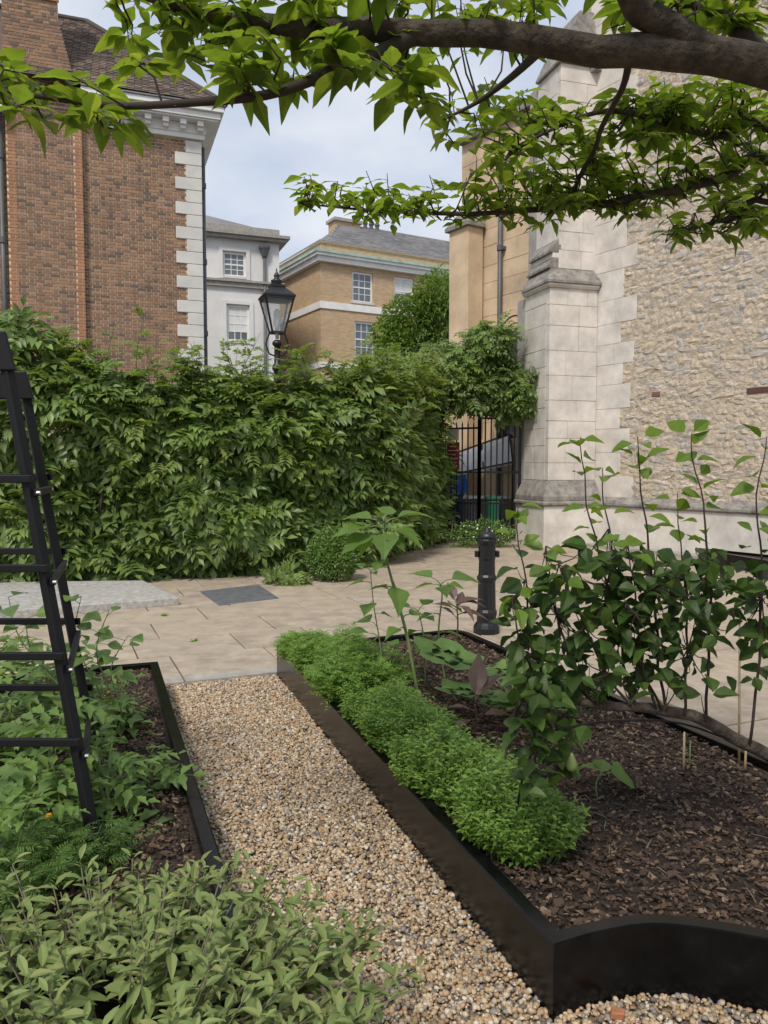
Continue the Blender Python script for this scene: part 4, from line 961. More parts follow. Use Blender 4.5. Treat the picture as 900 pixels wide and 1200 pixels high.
for sx in (-1, 1):
    mb = MB(); x = V3((math.cos(ang), math.sin(ang), 0))*sx
    mb.tube([lc + V3((0,0,3.45)), lc + x*.14 + V3((0,0,3.5)), lc + x*.2 + V3((0,0,3.66)), lc + x*.13 + V3((0,0,3.86))], .014, 6); mb.build('bracket', M['iron'], lm)

# ------------------------------------------------------------------ bollard
bc = PZ(570, 742, 0)
bo = thing('bollard', 'black cast iron bollard with domed cap on the paving', 'bollard', bc)
prof = [(.125,-.01),(.125,.06),(.115,.09),(.095,.11),(.092,.16),(.10,.18),(.10,.21),(.088,.235),(.082,.50),(.094,.515),(.094,.545),(.08,.565),(.076,.70),(.082,.72),(.082,.84),(.092,.855),(.096,.875),(.096,.895),(.088,.905)]
mb = MB(); mb.lathe(bc, prof, 12); mb.build('shaft', M['iron'], bo)
mb = MB(); mb.lathe(bc, [(.09,.906),(.088,.93),(.075,.955),(.05,.97),(.035,.975),(.036,.99),(.03,1.005),(.012,1.012)], 16); mb.build('cap', M['iron'], bo, True)
mb = MB(); mb.box((bc.x-.115,bc.y-.03,.73), (bc.x-.083,bc.y+.03,.79)); mb.box((bc.x+.083,bc.y-.03,.73), (bc.x+.115,bc.y+.03,.79)); mb.build('lug', M['iron'], bo, bevel=.006)

# ------------------------------------------------------------------ black timber obelisk
ob = thing('garden_obelisk', 'tall black timber plant obelisk standing in the tomato bed', 'obelisk', V3((-1.47,3.1,.18)))
FTL, FTR, FBL, FBR = V3((-1.57,2.93,2.0)), V3((-1.40,2.93,2.0)), V3((-1.95,2.70,.12)), V3((-1.00,2.70,.12))
BTL, BTR, BBL, BBR = V3((-1.70,3.27,1.94)), V3((-1.49,3.27,1.94)), V3((-2.12,3.42,.12)), V3((-1.25,3.42,.12))
for p, q in ((FTL,FBL),(FTR,FBR),(BTL,BBL),(BTR,BBR)): mb = MB(); mb.bar(p, q, .036, .036); mb.build('leg', M['blackwood'], ob, bevel=.004)
mb = MB(); mb.prism([V3((-1.62,2.895,2.09)),V3((-1.385,2.895,2.09)),V3((-1.35,2.895,1.945)),V3((-1.66,2.895,1.945))], (0,.022,0)); mb.build('head_board', M['blackwood'], ob, bevel=.006)
mb = MB(); mb.prism([V3((-1.74,3.24,1.985)),V3((-1.47,3.24,1.985)),V3((-1.44,3.24,1.87)),V3((-1.77,3.24,1.87))], (0,.022,0)); mb.build('head_board', M['blackwood'], ob, bevel=.006)
def lv(a, b, z): t = (a.z - z)/(a.z - b.z); return a.lerp(b, t)
for zq in (1.55, 1.23, .92, .62):
    f0, f1, b0, b1 = lv(FTL,FBL,zq), lv(FTR,FBR,zq), lv(BTL,BBL,zq), lv(BTR,BBR,zq)
    of = V3((0,-.034,0)); ob_ = V3((0,.034,0))
    for p, q, off in ((f0,f1,of),(b0,b1,ob_)):
        mb = MB(); ex = (q-p).normalized()*.03; mb.bar(p - ex + off, q + ex + off, .02, .028); mb.build('rung', M['blackwood'], ob, bevel=.003)
    for p, q in ((f0,b0),(f1,b1)):
        s = V3((.034 if p is f1 else -.034,0,-.05)); mb = MB(); ex = (q-p).normalized()*.03; mb.bar(p + s - ex, q + s + ex, .02, .026); mb.build('rung', M['blackwood'], ob, bevel=.003)
    for p in (f1, b1):
        mb = MB(); mb.tube([p + V3((.046,-.03,-.05)), p + V3((.058,-.03,-.05))], .007, 8); mb.build('bolt', M['zinc'], ob)

# ------------------------------------------------------------------ wisteria hedge
wis = thing('wisteria_hedge', 'dense wisteria covering the garden wall from the obelisk to the gate', 'hedge', V3((-2.0,11.3,0)))
ct = [compound_t(5 - s % 2, 1, .36 + .03*(s % 3), .20 + .02*(s % 2), .12 + .06*s, s, 3 if s < 3 else 2, peak=.45, spread=.8 + .06*(s % 3)) for s in range(7)]
seg = [(HW[i+1]-HW[i]).length for i in range(4)]; tot = sum(seg)
def along(t):
    s = t*tot
    for i in range(4):
        if s <= seg[i] or i == 3:
            u = (HW[i+1]-HW[i]).normalized(); return HW[i] + u*s, V3((u.y,-u.x,0)), u
        s -= seg[i]
def top_h(p):
    x = 450 + F*p.x/p.y
    return float(np.interp(x, [-400,0,50,110,170,240,330,400,450,500,560], [3.2,3.35,3.3,2.95,2.85,2.85,2.9,3.0,3.1,3.3,3.5]))
P, D, N_, S = [], [], [], []
nW = 6600
for i in range(nW):
    t = random.uniform(.18, 1.0); p, out, u = along(t); H = top_h(p) + .55*mnoise.noise((t*18, 1.3, 5)); z = random.uniform(.12, H)
    bul = .42 + .52*mnoise.noise((t*9, z*1.0, 2.2)) + .24*mnoise.noise((t*30, z*2.6, 7.1)); shape = 1 - max(0, (z - H*.7)/(H*.3))**2*.7
    if z < .5: shape *= .75 + .4*mnoise.noise((t*20, 4, 4))
    if t > .72: bul *= .55
    depth = random.random()**.55
    o = out*(bul*shape*(.15 + .95*depth)) - out*.15 if random.random() < .85 else -out*random.uniform(0,.4)
    c = p + o + V3((0,0,z)); P.append(c)
    out = (out + V3((0,-1.1,0))).normalized(); u = V3((-out.y, out.x, 0))
    dr = out*random.uniform(.1,.8) + u*random.uniform(-1,1) + V3((0,0,random.uniform(-.95,.35))); D.append(dr)
    N_.append(out*random.uniform(.3,1.2) + V3((random.uniform(-.4,.4), random.uniform(-.4,.4), 1))); S.append(random.uniform(.26,.48))
# the mass over the gate, hanging against the buttress
for i in range(2100):
    a = rng.normal(0, 1, 3); a /= np.linalg.norm(a); r = random.random()**.4
    w_ = random.random()
    if w_ < .22: c = V3((2.15 + a[0]*.50*r, 16.2 + a[1]*.45*r, 4.05 + a[2]*.5*r))
    elif w_ < .27: c = V3((1.05 + a[0]*.6*r, 16.35 + a[1]*.4*r, 3.7 + a[2]*.45*r))
    elif w_ < .31: c = V3((1.65 + a[0]*.5*r, 16.3 + a[1]*.4*r, 3.85 + a[2]*.35*r))
    elif w_ < .38: c = V3((2.75 + a[0]*.45*r, 16.0 + a[1]*.35*r, 3.2 + a[2]*.5*r))
    elif w_ < .44: c = V3((1.75 + a[0]*.4*r, 16.2 + a[1]*.4*r, 3.6 + a[2]*.45*r))
    elif w_ < .64: c = V3((1.3 + a[0]*1.0*r, 16.3 + a[1]*.5*r, 3.3 + a[2]*.5*r))
    else: c = V3((2.3 + a[0]*.95*r, 16.2 + a[1]*.5*r, 3.15 + a[2]*(.45+.15*math.sin(a[0]*5))*r))
    P.append(c); D.append(V3((random.uniform(-1,1), random.uniform(-.7,.2), random.uniform(-.9,.3)))); N_.append(V3((random.uniform(-.4,.4),random.uniform(-1,-.2),1))); S.append(random.uniform(.18,.32))
P = np.array([list(p) for p in P]); R = basis([list(d) for d in D], [list(n) for n in N_]); S = np.array(S)
scatter(wis, 'leaf', ct, P, R, S, M['wisteria'], 300, front=-.012*P[:,1] - .004*np.abs(P[:,0]+1))
# young shoots waving above
P, D, N_, S = [], [], [], []; mb = MB()
for i in range(150):
    t = random.uniform(.34, 1.0); p, out, u = along(t); H = top_h(p)
    a = p + out*random.uniform(-.1,.4) + V3((0,0,H - random.uniform(0,.5))); L = random.uniform(.3, .95); dr = (V3((random.uniform(-.5,.5), random.uniform(-.3,.3), 1))).normalized()
    pts = [a + dr*L*k/4 + V3((.03*math.sin(k+i), 0, 0)) for k in range(5)]; mb.tube(pts, [.006,.005,.004,.003,.002], 4)
    for k in range(9):
        f = .1 + .9*k/9; c = a + dr*L*f; P.append(c); D.append(V3((random.uniform(-1,1), random.uniform(-1,.4), random.uniform(-.3,.6)))); N_.append(V3((0,-.3,1))); S.append(random.uniform(.14,.28)*(1.1-.5*f))
for i in range(110):
    t = random.uniform(.35, 1.0); p, out, u = along(t); H = top_h(p); z = H*random.uniform(.45, 1.0); 
    c = p + out*(.55 + .3*mnoise.noise((t*11, z*1.15, 2.2))) + V3((0,0,z)); P.append(c); D.append(out*.5 + u*random.uniform(-.8,.8) + V3((0,0,random.uniform(-.6,.3)))); N_.append(out*.4 + V3((0,0,1))); S.append(random.uniform(.16,.28))
P = np.array([list(p) for p in P]); R = basis([list(d) for d in D], [list(n) for n in N_])
stuff(merged('young_leaves', ct, P, R, np.array(S), M['wisteria_new'], wis))
# twining stems
for i in range(46):
    t = random.uniform(.18, .98); p, out, u = along(t); a = p + out*.12; pts = []; hh = top_h(p)
    for k in range(9): pts.append(a + V3((0,0,hh*.93*k/8)) + u*(.25*math.sin(k*.8+i)) + out*(.12*math.sin(k*1.1+i*2)))
    mb.tube(pts, [.03,.028,.025,.02,.018,.015,.012,.01,.006], 5)
# stems over the gate tying the mass to the wall
for i in range(7): mb.tube([HW[4] + V3((0,-.1,1.5)), HW[4] + V3((.2,-.25,2.5+.1*i)), V3((1.6+.15*i,16.3,2.9+.12*i)), V3((2.0+.13*i,16.2,3.1+.16*(i%4)))], [.025,.02,.015,.008], 5)
stuff(mb.build('stem', M['twig'], wis))

# clipped box bush
def ball_bush(name, label, c, rx, ry, rz, n, tmpl, s0, s1, m, cat='bush', flowers=0, rough_=.12):
    t = thing(name, label, cat, V3((c.x, c.y, c.z)))
    d = rnd_dirs(n, -.75, 1); nn = np.array([mnoise.noise((v[0]*3+c.x, v[1]*3, v[2]*3)) for v in d])
    r = (1 + rough_*nn)*(rng.random(n)**.22)
    P = np.array(list(c))[None] + d*np.array([rx, ry, rz])*r[:,None] + np.array([0,0,rz*.82])
    P[:,2] = np.maximum(P[:,2], c.z + .03)
    R = basis(d + rng.normal(0,.6,(n,3)), d + rng.normal(0,.4,(n,3)) + np.array([0,0,.4]))
    stuff(merged('foliage', tmpl, P, R, rng.uniform(s0, s1, n), m, t))
    mb = MB()
    for i in range(9):
        e = V3((random.uniform(-.6,.6)*rx, random.uniform(-.6,.6)*ry, rz*random.uniform(.9,1.3))); mb.tube([c + V3((e.x*.1,e.y*.1,-.02)), c + e*.5, c + e], [.02,.014,.006], 5)
    mb.build('stem', M['twig'], t)
    if flowers:
        dd = rnd_dirs(flowers, -.2, 1); dd[:,1] = -np.abs(dd[:,1]); Pf = np.array(list(c))[None] + dd*np.array([rx,ry,rz])*1.03 + np.array([0,0,rz*.82]); Pf[:,2] = np.maximum(Pf[:,2], c.z+.05)
        stuff(merged('flower', [leaf_t(1,1.0,3,.5,.1,.1)], Pf, basis(rnd_dirs(flowers), dd), rng.uniform(.022,.036,flowers), M['white_petal'], t))
    return t
bx_t = [leaf_t(1, .6, 3, .5, .15, .1, .7, seed=s) for s in range(3)]
cb_ = PZ(390, 680, 0)
ball_bush('box_bush', 'rounded clipped box bush at the foot of the garden wall beside the pier', cb_, .36, .34, .40, 7500, bx_t, .028, .046, M['box'], rough_=.06)
ball_bush('flowering_bush', 'loose bush dotted with small white flowers at the foot of the gate', PZ(566, 641, 0), 0.62, .38, .27, 2000, [leaf_t(1,.4,3,.45,.2,.2)], .05, .09, M['box'], flowers=60, rough_=.7)
ball_bush('fern_clump', 'small green fern clump under the wisteria by the slate plaque', PZ(335, 684, 0), .24, .16, .08, 70, [compound_t(5,1,.4,.15,.4,3,3)], .12, .2, M['wisteria'], 'fern')
ball_bush('dry_shrub', 'low pale green shrub between the pier and the gate', PZ(470, 642, 0), .6, .4, .45, 300, ct[:3], .18, .28, M['wisteria'], flowers=0, rough_=.4)

# tree rising behind the hedge in front of the yellow building
def leafy_tree(label, base, blobs, n, s0, s1, m, trunk_r):
    t = thing('street_tree', label, 'tree', base)
    mb = MB(); top = V3(blobs[0][0]); mb.tube([base, base.lerp(top,.4) + V3((.08,0,0)), top], [trunk_r, trunk_r*.8, trunk_r*.4], 8)
    for b in blobs[1:]: mb.tube([base.lerp(top,.55), base.lerp(top,.55).lerp(V3(b[0]),.5) + V3((0,0,.1)), V3(b[0])], [trunk_r*.55, trunk_r*.35, trunk_r*.12], 6)
    mb.build('trunk', M['bark'], t, True)
    P = []; Dd = []
    for c, r in blobs:
        k = int(n*r**2/sum(b[1]**2 for b in blobs)); d = rnd_dirs(k, -.8, 1)
        nn = np.array([mnoise.noise((v[0]*2.5+c[0], v[1]*2.5, v[2]*2.5+c[2])) for v in d]); P.append(np.array(c)[None] + d*((1+.35*nn)*r*rng.random(k)**.3)[:,None]); Dd.append(d)
    P = np.concatenate(P); d = np.concatenate(Dd); R = basis(d + rng.normal(0,.7,d.shape) + np.array([0,0,-.3]), rng.normal(0,.4,d.shape) + np.array([0,0,1]))
    stuff(merged('crown', [leaf_t(1,.5,3,.45,.2,.25)], P, R, rng.uniform(s0, s1, len(P)), m, t)); return t
b0 = V3((.95, 22.0, -.012))
leafy_tree('bright green leafy tree standing before the yellow brick facade', b0, [((.75,22,5.5),.85),((1.5,21.9,6.15),.75),((.15,22,5.2),.5),((1.6,22.1,5.2),.8),((.5,21.8,4.6),.8)], 12500, .08, .16, M['treeleaf'], .11)

# ------------------------------------------------------------------ overhanging dogwood
dog = thing('dogwood_tree', 'dogwood tree whose leafy limbs hang over the garden from the right', 'tree', V3((2.9,2.6,-.02)))
def smooth_path(pts, rad, k=4):
    """Catmull-Rom resample"""
    P = [V3(p) for p in pts]; out = []; ro = []
    for i in range(len(P)-1):
        p0, p1, p2, p3 = P[max(i-1,0)], P[i], P[i+1], P[min(i+2,len(P)-1)]
        for j in range(k):
            t = j/k; out.append(.5*((2*p1) + (p2-p0)*t + (2*p0-5*p1+4*p2-p3)*t*t + (3*p1-p0-3*p2+p3)*t**3)); ro.append(rad[i]+(rad[i+1]-rad[i])*t)
    out.append(P[-1]); ro.append(rad[-1]); return out, ro
limbs = {
 'main': ([V3((2.9,2.6,-.05)),V3((2.75,2.55,.9)),V3((2.4,2.45,1.9)),V3((1.75,2.33,2.45)),PX(905,82,2.25),PX(790,64,2.2),PX(700,60,2.15),PX(560,42,2.1),PX(430,32,2.1),PX(310,28,2.1),PX(235,14,2.1),PX(160,-12,2.1),PX(60,-60,2.1)],
          [.15,.12,.10,.075,.052,.046,.039,.033,.029,.023,.019,.014,.007]),
 'up': ([PX(835,66,2.22),PX(775,26,2.16),PX(735,-10,2.1),V3((.45,1.95,3.1)),V3((.1,1.8,3.6))],[.044,.038,.032,.025,.012]),
 'up2': ([PX(905,75,2.28),PX(868,40,2.35),PX(838,12,2.4),PX(790,2,2.45),PX(740,12,2.5)],[.03,.024,.018,.012,.006]),
 'lowA': ([PX(490,38,2.1),PX(440,62,2.06),PX(385,86,2.04),PX(310,112,2.02),PX(230,119,2.0),PX(150,125,2.0),PX(70,117,2.0),PX(0,106,1.98),PX(-60,92,1.96)],[.024,.018,.0155,.0125,.0105,.009,.007,.005,.003]),
 'lowB': ([V3((2.5,2.55,1.6)),V3((1.95,2.85,2.3)),PX(905,188,2.9),PX(850,208,2.9),PX(780,224,2.92),PX(715,238,2.95),PX(650,243,2.95),PX(580,249,2.95),PX(510,250,2.9),PX(430,246,2.88),PX(350,238,2.85)],[.05,.03,.021,.018,.016,.014,.011,.009,.007,.005,.002]),
 'lowC': ([PX(738,70,2.18),PX(730,105,2.3),PX(705,150,2.5),PX(698,175,2.65),PX(680,205,2.75),PX(672,235,2.9)],[.011,.0095,.0085,.0075,.006,.004]),
 'lowD': ([V3((1.9,2.75,2.35)),PX(900,150,2.75),PX(850,160,2.72),PX(800,150,2.7),PX(720,130,2.65),PX(650,150,2.6),PX(600,180,2.6)],[.035,.016,.013,.011,.009,.006,.003]),
 'lowE': ([V3((1.9,2.6,2.2)),PX(910,238,2.5),PX(870,252,2.5),PX(830,262,2.5),PX(790,272,2.5)],[.03,.010,.008,.006,.002]),
 'lowF': ([PX(640,55,2.12),PX(600,90,2.3),PX(560,120,2.45),PX(520,140,2.5)],[.014,.010,.007,.003]),
}
net = []
mbB = MB()
for k_, (pts, rad) in limbs.items():
    sp, sr = smooth_path(pts, rad, 4)
    sp = [p + V3((mnoise.noise((p.x*5,p.y*5,1)), mnoise.noise((p.x*5,p.z*5,2)), mnoise.noise((p.x*6,p.z*5,3))))*min(.02,r*.5) for p, r in zip(sp, sr)]
    mb = MB(); mb.tube(sp, sr, 12 if k_ == 'main' else 8); mb.build('trunk' if k_ == 'main' else 'branch', M['bark'] if sr[0] > .03 else M['twig'], dog, True)
    net += [(p, r) for p, r in zip(sp, sr) if p.z > 2.0 and r < .06]
dl = [leaf_t(1, .54, 9, .45, .10, c_, .82, 0, .012, s, tw_) for s, (c_, tw_) in enumerate(((.12,.3),(.24,-.3),(.34,.1),(.06,.5),(.2,-.1)))]
dl += [leaf_t(1, w_, 9, pk_, fo_, c_, .9, 0, .018, 20+i, tw_) for i, (w_, pk_, fo_, c_, tw_) in enumerate(((.46,.45,.3,.45,.4),(.62,.38,.08,.1,-.5),(.5,.5,.2,.3,.6)))]
zones = [  # x0,x1,y0,y1,depth,clusters
 (110,470,-50,8,2.15,18),(470,900,-55,18,2.3,34),(700,900,-30,40,2.5,24),(150,330,25,80,2.12,15),(330,470,25,75,2.15,14),(0,100,75,135,1.98,6),(100,165,95,135,2.0,4),
 (395,520,75,120,2.05,8),(345,520,200,252,2.85,18),(520,640,90,160,2.6,14),(540,700,150,240,2.85,46),(680,900,90,160,2.8,58),(690,900,150,215,2.95,40),(640,790,210,250,2.95,9),(800,900,225,265,2.5,10),(470,640,-10,30,2.3,8),(250,330,60,95,2.1,4)]
P, D, N_, S = [], [], [], []; mb = MB()
netP = np.array([list(p) for p, r in net])
def cluster(c, k, spread, s0, s1):
    j = int(np.argmin(np.sum((netP - np.array(list(c)))**2, 1) + rng.uniform(0,.01,len(netP)))); a = V3(netP[j])
    if (c-a).length > .55: return
    mid = a.lerp(c, .55) + V3((random.uniform(-.04,.04), random.uniform(-.04,.04), random.uniform(-.05,.03)))
    mb.tube([a, a.lerp(mid,.5) + V3((random.uniform(-.02,.02),0,random.uniform(-.02,.02))), mid, c], [.0034,.003,.0024,.0013], 5)
    for i in range(k):
        f = random.uniform(.45,1.0); b = (mid.lerp(c, (f-.45)/.55)); an = i*2.4 + random.uniform(-.5,.5)
        d = V3((math.cos(an), math.sin(an), random.uniform(-.6,.3))); pe = b + d*.012
        mb.tube([b, pe], [.0011,.0009], 3, cap=False)
        P.append(pe); D.append(d); N_.append(V3((random.uniform(-.35,.35), random.uniform(-.35,.35), 1))); S.append(random.uniform(s0, s1))
for x0,x1,y0,y1,dep,k in zones:
    for i in range(k):
        q = PX(random.uniform(x0,x1), random.uniform(y0,y1), dep + random.uniform(-.22,.22)); cluster(q, random.randint(5,9), .1, *((.055,.11) if dep < 2.25 else (.04,.085)))
# sprays along the fine ends of branches
for k_ in ('lowA','lowB','lowD','lowE'):
    sp, sr = smooth_path(limbs[k_][0], limbs[k_][1], 4)
    for p, r in zip(sp, sr):
        if p.z < 2.1 or (k_ == 'lowA' and p.x > -.75): continue
        for q in range(1 if k_ == 'lowA' else 2): cluster(p + V3((random.uniform(-.06,.06), random.uniform(-.08,.08), random.uniform(-.02,.07))), random.randint(2,5), .05, .04, .075)
P = np.array([list(p) for p in P]); R = basis([list(d) for d in D], [list(n) for n in N_])
scatter(dog, 'leaf', dl, P, R, np.array(S), M['dogleaf'], 300)
# the rest of the crown above and beside the view
n = 5200; X = rng.uniform(-2.2, 5, n); Yy = rng.uniform(-1.5, 4.2, n); Z = rng.uniform(2.9, 4.8, n); dens = np.array([mnoise.noise((x*1.1,y*1.1,z*1.4)) for x,y,z in zip(X,Yy,Z)])
k = (Z > 1.6 + .66*np.maximum(Yy,0) + .22) & (dens > -.12) & (((X-1.6)/3.6)**2 + ((Yy-1.4)/3.0)**2 < 1)
Pc = np.stack([X,Yy,Z],1)[k]; nn = len(Pc)
stuff(merged('upper_crown', dl, Pc, basis(rnd_dirs(nn,-.5,.1), rnd_dirs(nn,.6,1)), rng.uniform(.07,.12,nn), M['dogleaf'], dog))
for i in range(9):
    e = V3((random.uniform(-1.2,4.2), random.uniform(-.6,2.6), random.uniform(3.4,4.3)))
    if e.z < 1.9 + .66*max(e.y,0): e.z = 2.2 + .66*e.y
    mb.tube([V3((2.2,2.35,2.05)), V3((2.0,2.1,2.9)).lerp(e,.35), e], [.05,.03,.008], 6)
stuff(mb.build('twig', M['twig'], dog))

# ------------------------------------------------------------------ pear espalier in the right bed
pear = thing('pear_tree', 'low espaliered pear tree with upright leafy shoots in the right bed', 'tree', V3((1.95,2.8,.17)))
mb = MB(); sp, sr = smooth_path([V3((1.98,2.8,.15)),V3((1.86,2.76,.34)),V3((1.62,2.70,.52)),PX(905,888,2.62),PX(840,852,2.6),PX(780,832,2.6),PX(700,826,2.58),PX(640,815,2.55),PX(612,822,2.52),PX(598,850,2.5),PX(592,885,2.48)], [.034,.032,.028,.0225,.021,.019,.014,.010,.008,.006,.004], 4)
sp = [p + V3((0, .01*mnoise.noise((p.x*7,1,1)), .014*mnoise.noise((p.x*9,2,5)))) for p in sp]
mb.tube(sp, sr, 10); mb.build('trunk', M['bark'], pear, True)
shoots = [([(683,512),(688,593),(711,684),(745,760),(772,832)],2.55),([(707,548),(713,620),(722,690),(740,822)],2.62),([(747,512),(753,593),(764,684),(778,832)],2.5),([(811,508),(821,590),(833,660),(828,845)],2.56),
 ([(605,588),(615,680),(622,755),(642,816)],2.5),([(655,661),(685,735),(712,790),(735,826)],2.45),([(896,512),(888,600),(893,700),(880,872)],2.5),([(790,578),(803,680),(806,760),(800,838)],2.64),([(640,640),(652,720),(690,820)],2.6),
 ([(600,700),(612,760),(628,818)],2.46),([(735,640),(745,720),(765,830)],2.42),([(640,815),(655,860),(650,905)],2.5),([(618,822),(628,870),(622,925)],2.45)]
P, D, N_, S, Y_ = [], [], [], [], []
for pts, dep in shoots:
    w = [PX(x, y, dep + (2.58-dep)*(i/(len(pts)-1))) for i, (x, y) in enumerate(pts)]; n = len(w)
    sp, sr = smooth_path(w, [.0014 + .0038*i/(n-1) for i in range(n)], 5); sp = [p + V3((.018*mnoise.noise((p.z*7, p.x*9, 1)), .02*mnoise.noise((p.z*6, p.x*9, 5)), 0)) for p in sp]; mb = MB(); mb.tube(sp, sr, 6); mb.build('shoot', M['twig'], pear, True)
    L = sum((sp[i+1]-sp[i]).length for i in range(len(sp)-1)); m_ = max(6, int(L/.026)); young = w[0].z > 1.1
    for i in range(m_):
        f = (i + random.random()*.6)/m_; q = f*(len(sp)-1); j = min(int(q), len(sp)-2); p = sp[j].lerp(sp[j+1], q-j)
        dense = 1 if p.z > 1.25 else 2
        if p.z < .98 and p.x > .65 and random.random() < .8: continue
        if p.z > 1.25 and f > .12 and random.random() < .30: continue
        for e in range(dense):
            an = i*2.4 + random.uniform(-.6,.6) + e*3; d = V3((math.cos(an), math.sin(an), random.uniform(-.9,.5) if p.z < 1.25 else random.uniform(-.3,.9))).normalized()
            P.append(p + d*random.uniform(.008,.03)); D.append(d); N_.append(V3((random.uniform(-.5,.5), random.uniform(-.9,.1), .8))); S.append(random.uniform(.055,.09)); Y_.append(young and (p.z > 1.32 or f < .12))
# dense skirts of leaves on the spurs
for (x0,x1,y0,y1,k,dep) in ((640,905,650,800,150,2.58),(650,800,640,815,80,2.55),(600,690,740,860,30,2.5),(700,890,640,720,60,2.58),(600,680,850,930,10,2.45)):
    for i in range(k):
        p = PX(random.uniform(x0,x1), random.uniform(y0,y1), dep + random.uniform(-.16,.16)); d = V3((random.uniform(-1,1), random.uniform(-1,.6), random.uniform(-1.3,.3)))
        P.append(p); D.append(d); N_.append(V3((random.uniform(-.5,.5), random.uniform(-.9,.1), .8))); S.append(random.uniform(.045,.085)); Y_.append(False)
P = np.array([list(p) for p in P]); R = basis([list(d) for d in D], [list(n) for n in N_]); S = np.array(S); Y_ = np.array(Y_)
plt_ = [leaf_t(1, .76, 7, .42, .2, c_, .68, 0, .015, s, t_) for s, (c_, t_) in enumerate(((.15,.3),(.3,-.4),(.42,.2),(.05,.5)))]
scatter(pear, 'leaf', plt_, P[Y_], R[Y_], S[Y_]*.9, M['pear_new'], 100)
scatter(pear, 'leaf', plt_, P[~Y_], R[~Y_], S[~Y_], M['pear'], 300)
# short spurs carrying the skirts
mb = MB(); tr = np.array([list(p) for p in sp])
allp = [p for pts, dep in shoots for p in [PX(x, y, dep) for x, y in pts]]
ap = np.array([list(p) for p in allp])
for j in np.where(~Y_)[0][::2]:
    i = int(np.argmin(np.sum((ap - P[j])**2, 1))); a = V3(ap[i]); b = V3(P[j])
    if (a-b).length < .22: mb.tube([a, a.lerp(b,.5) + V3((0,0,-.01)), b], [.0028,.002,.001], 4)
stuff(mb.build('spur', M['twig'], pear))
c = PX(670, 893, 2.46); mb = MB(); mb.lathe(c, [(.004,-.030),(.013,-.026),(.018,-.014),(.0175,-.004),(.012,.010),(.007,.022),(.004,.030)], 12); fr_ = mb.build('pear_fruit', M['fruit'], pear, True)
mb = MB(); mb.tube([c + V3((0,0,.03)), c + V3((.004,0,.05)), PX(655,850,2.5)], [.0016,.0014,.0012], 5); mb.build('fruit_stalk', M['twig'], pear)
# black support hoop under the branch
hp = thing('support_hoop', 'thin black wire hoop propping the pear branch over the marjoram', 'support', PZ(603,1000,.25))
q0 = PX(602,1000,2.78); mb = MB(); sp2, _ = smooth_path([V3((q0.x,q0.y,.12)),q0,PX(607,940,2.74),PX(622,885,2.68),PX(660,856,2.5),PX(720,845,2.58),PX(800,848,2.63),PX(905,880,2.68),V3((1.75,2.8,.62)),V3((1.85,2.85,.12))],[.004]*10,5)
mb.tube(sp2, .0042, 6); mb.build('hoop', M['iron'], hp, True)

# ------------------------------------------------------------------ herbs along the right bed
def herb_mound(name, label, c, rx, ry, h, nst, lpst, tmpl, s0, s1, m, rot=0., cat='herb', group=None, stem_m=None, n_obj=0):
    t = thing(name, label, cat, V3((c[0], c[1], c[2])), group); P, D, N_, S = [], [], [], []; mb = MB(); cr_, sr_ = math.cos(rot), math.sin(rot)
    for i in range(nst):
        a = random.uniform(0, 2*math.pi); r = math.sqrt(random.random()); x, y = rx*r*math.cos(a), ry*r*math.sin(a)
        b = V3((c[0] + (x*cr_-y*sr_)*.72, c[1] + (x*sr_+y*cr_)*.72, c[2])); hh = h*(1 - .45*r**2.5)*random.uniform(.75,1.1)*(1+.55*mnoise.noise((b.x*6,b.y*6,0)))
        tip = V3((c[0] + (x*cr_-y*sr_)*1.08, c[1] + (x*sr_+y*cr_)*1.08, c[2] + hh)) + V3((random.uniform(-.03,.03), random.uniform(-.03,.03), 0))
        mid = b.lerp(tip,.5) + V3((0,0,.02*h)); mb.tube([b, mid, tip], [.0022,.0018,.001], 3, cap=False)
        for k in range(lpst):
            f = .25 + .75*k/(lpst-1) if random.random() < .9 else random.random(); p = mid.lerp(tip, (f-.5)*2) if f > .5 else b.lerp(mid, f*2)
            an = k*1.9 + i; d = V3((math.cos(an), math.sin(an), random.uniform(-.05,.75)))
            P.append(p); D.append(d); N_.append(V3((random.uniform(-.4,.4), random.uniform(-.4,.4), 1))); S.append(random.uniform(s0,s1)*(1.15-.4*f))
    P = np.array([list(p) for p in P]); R = basis([list(d) for d in D], [list(n) for n in N_])
    stuff(mb.build('stems', stem_m or M['stem'], t))
    if n_obj: scatter(t, 'leaf', tmpl, P, R, np.array(S), m, n_obj)
    else: stuff(merged('foliage', tmpl, P, R, np.array(S), m, t))
    return t
ht = [leaf_t(1,.46,2,.5,.25,.2,.8,seed=s) for s in range(3)]
ax = V3((-.33,.94,0)); rotb = math.atan2(ax.y, ax.x)
hb = lambda f, off: (V3((.49,2.19,0)).lerp(V3((-.82,5.93,0)), f) + V3((.94,.33,0))*off)
for f, off, rx, ry, h, lab in ((.165,.235,.30,.22,.26,'marjoram mound at the front corner of the bed below the pear branch'),(.30,.20,.36,.24,.24,'marjoram mound spilling over the steel edge beside the hoop'),(.435,.20,.33,.23,.26,'marjoram mound between the chervil and the front mounds')):
    p = hb(f, off); herb_mound('marjoram', lab, (p.x,p.y,.175), rx, ry, h, 400, 16, ht, .024, .042, M['herb'], rotb, group='marjoram border')
p = hb(.54, .20); herb_mound('marjoram', 'low marjoram patch at the foot of the sunflower', (p.x,p.y,.175), .26, .21, .19, 320, 16, ht, .022, .038, M['herb'], rotb, group='marjoram border')
cht = [compound_t(3,1,.42,.2,.3,s,2,spread=.8) for s in range(3)]
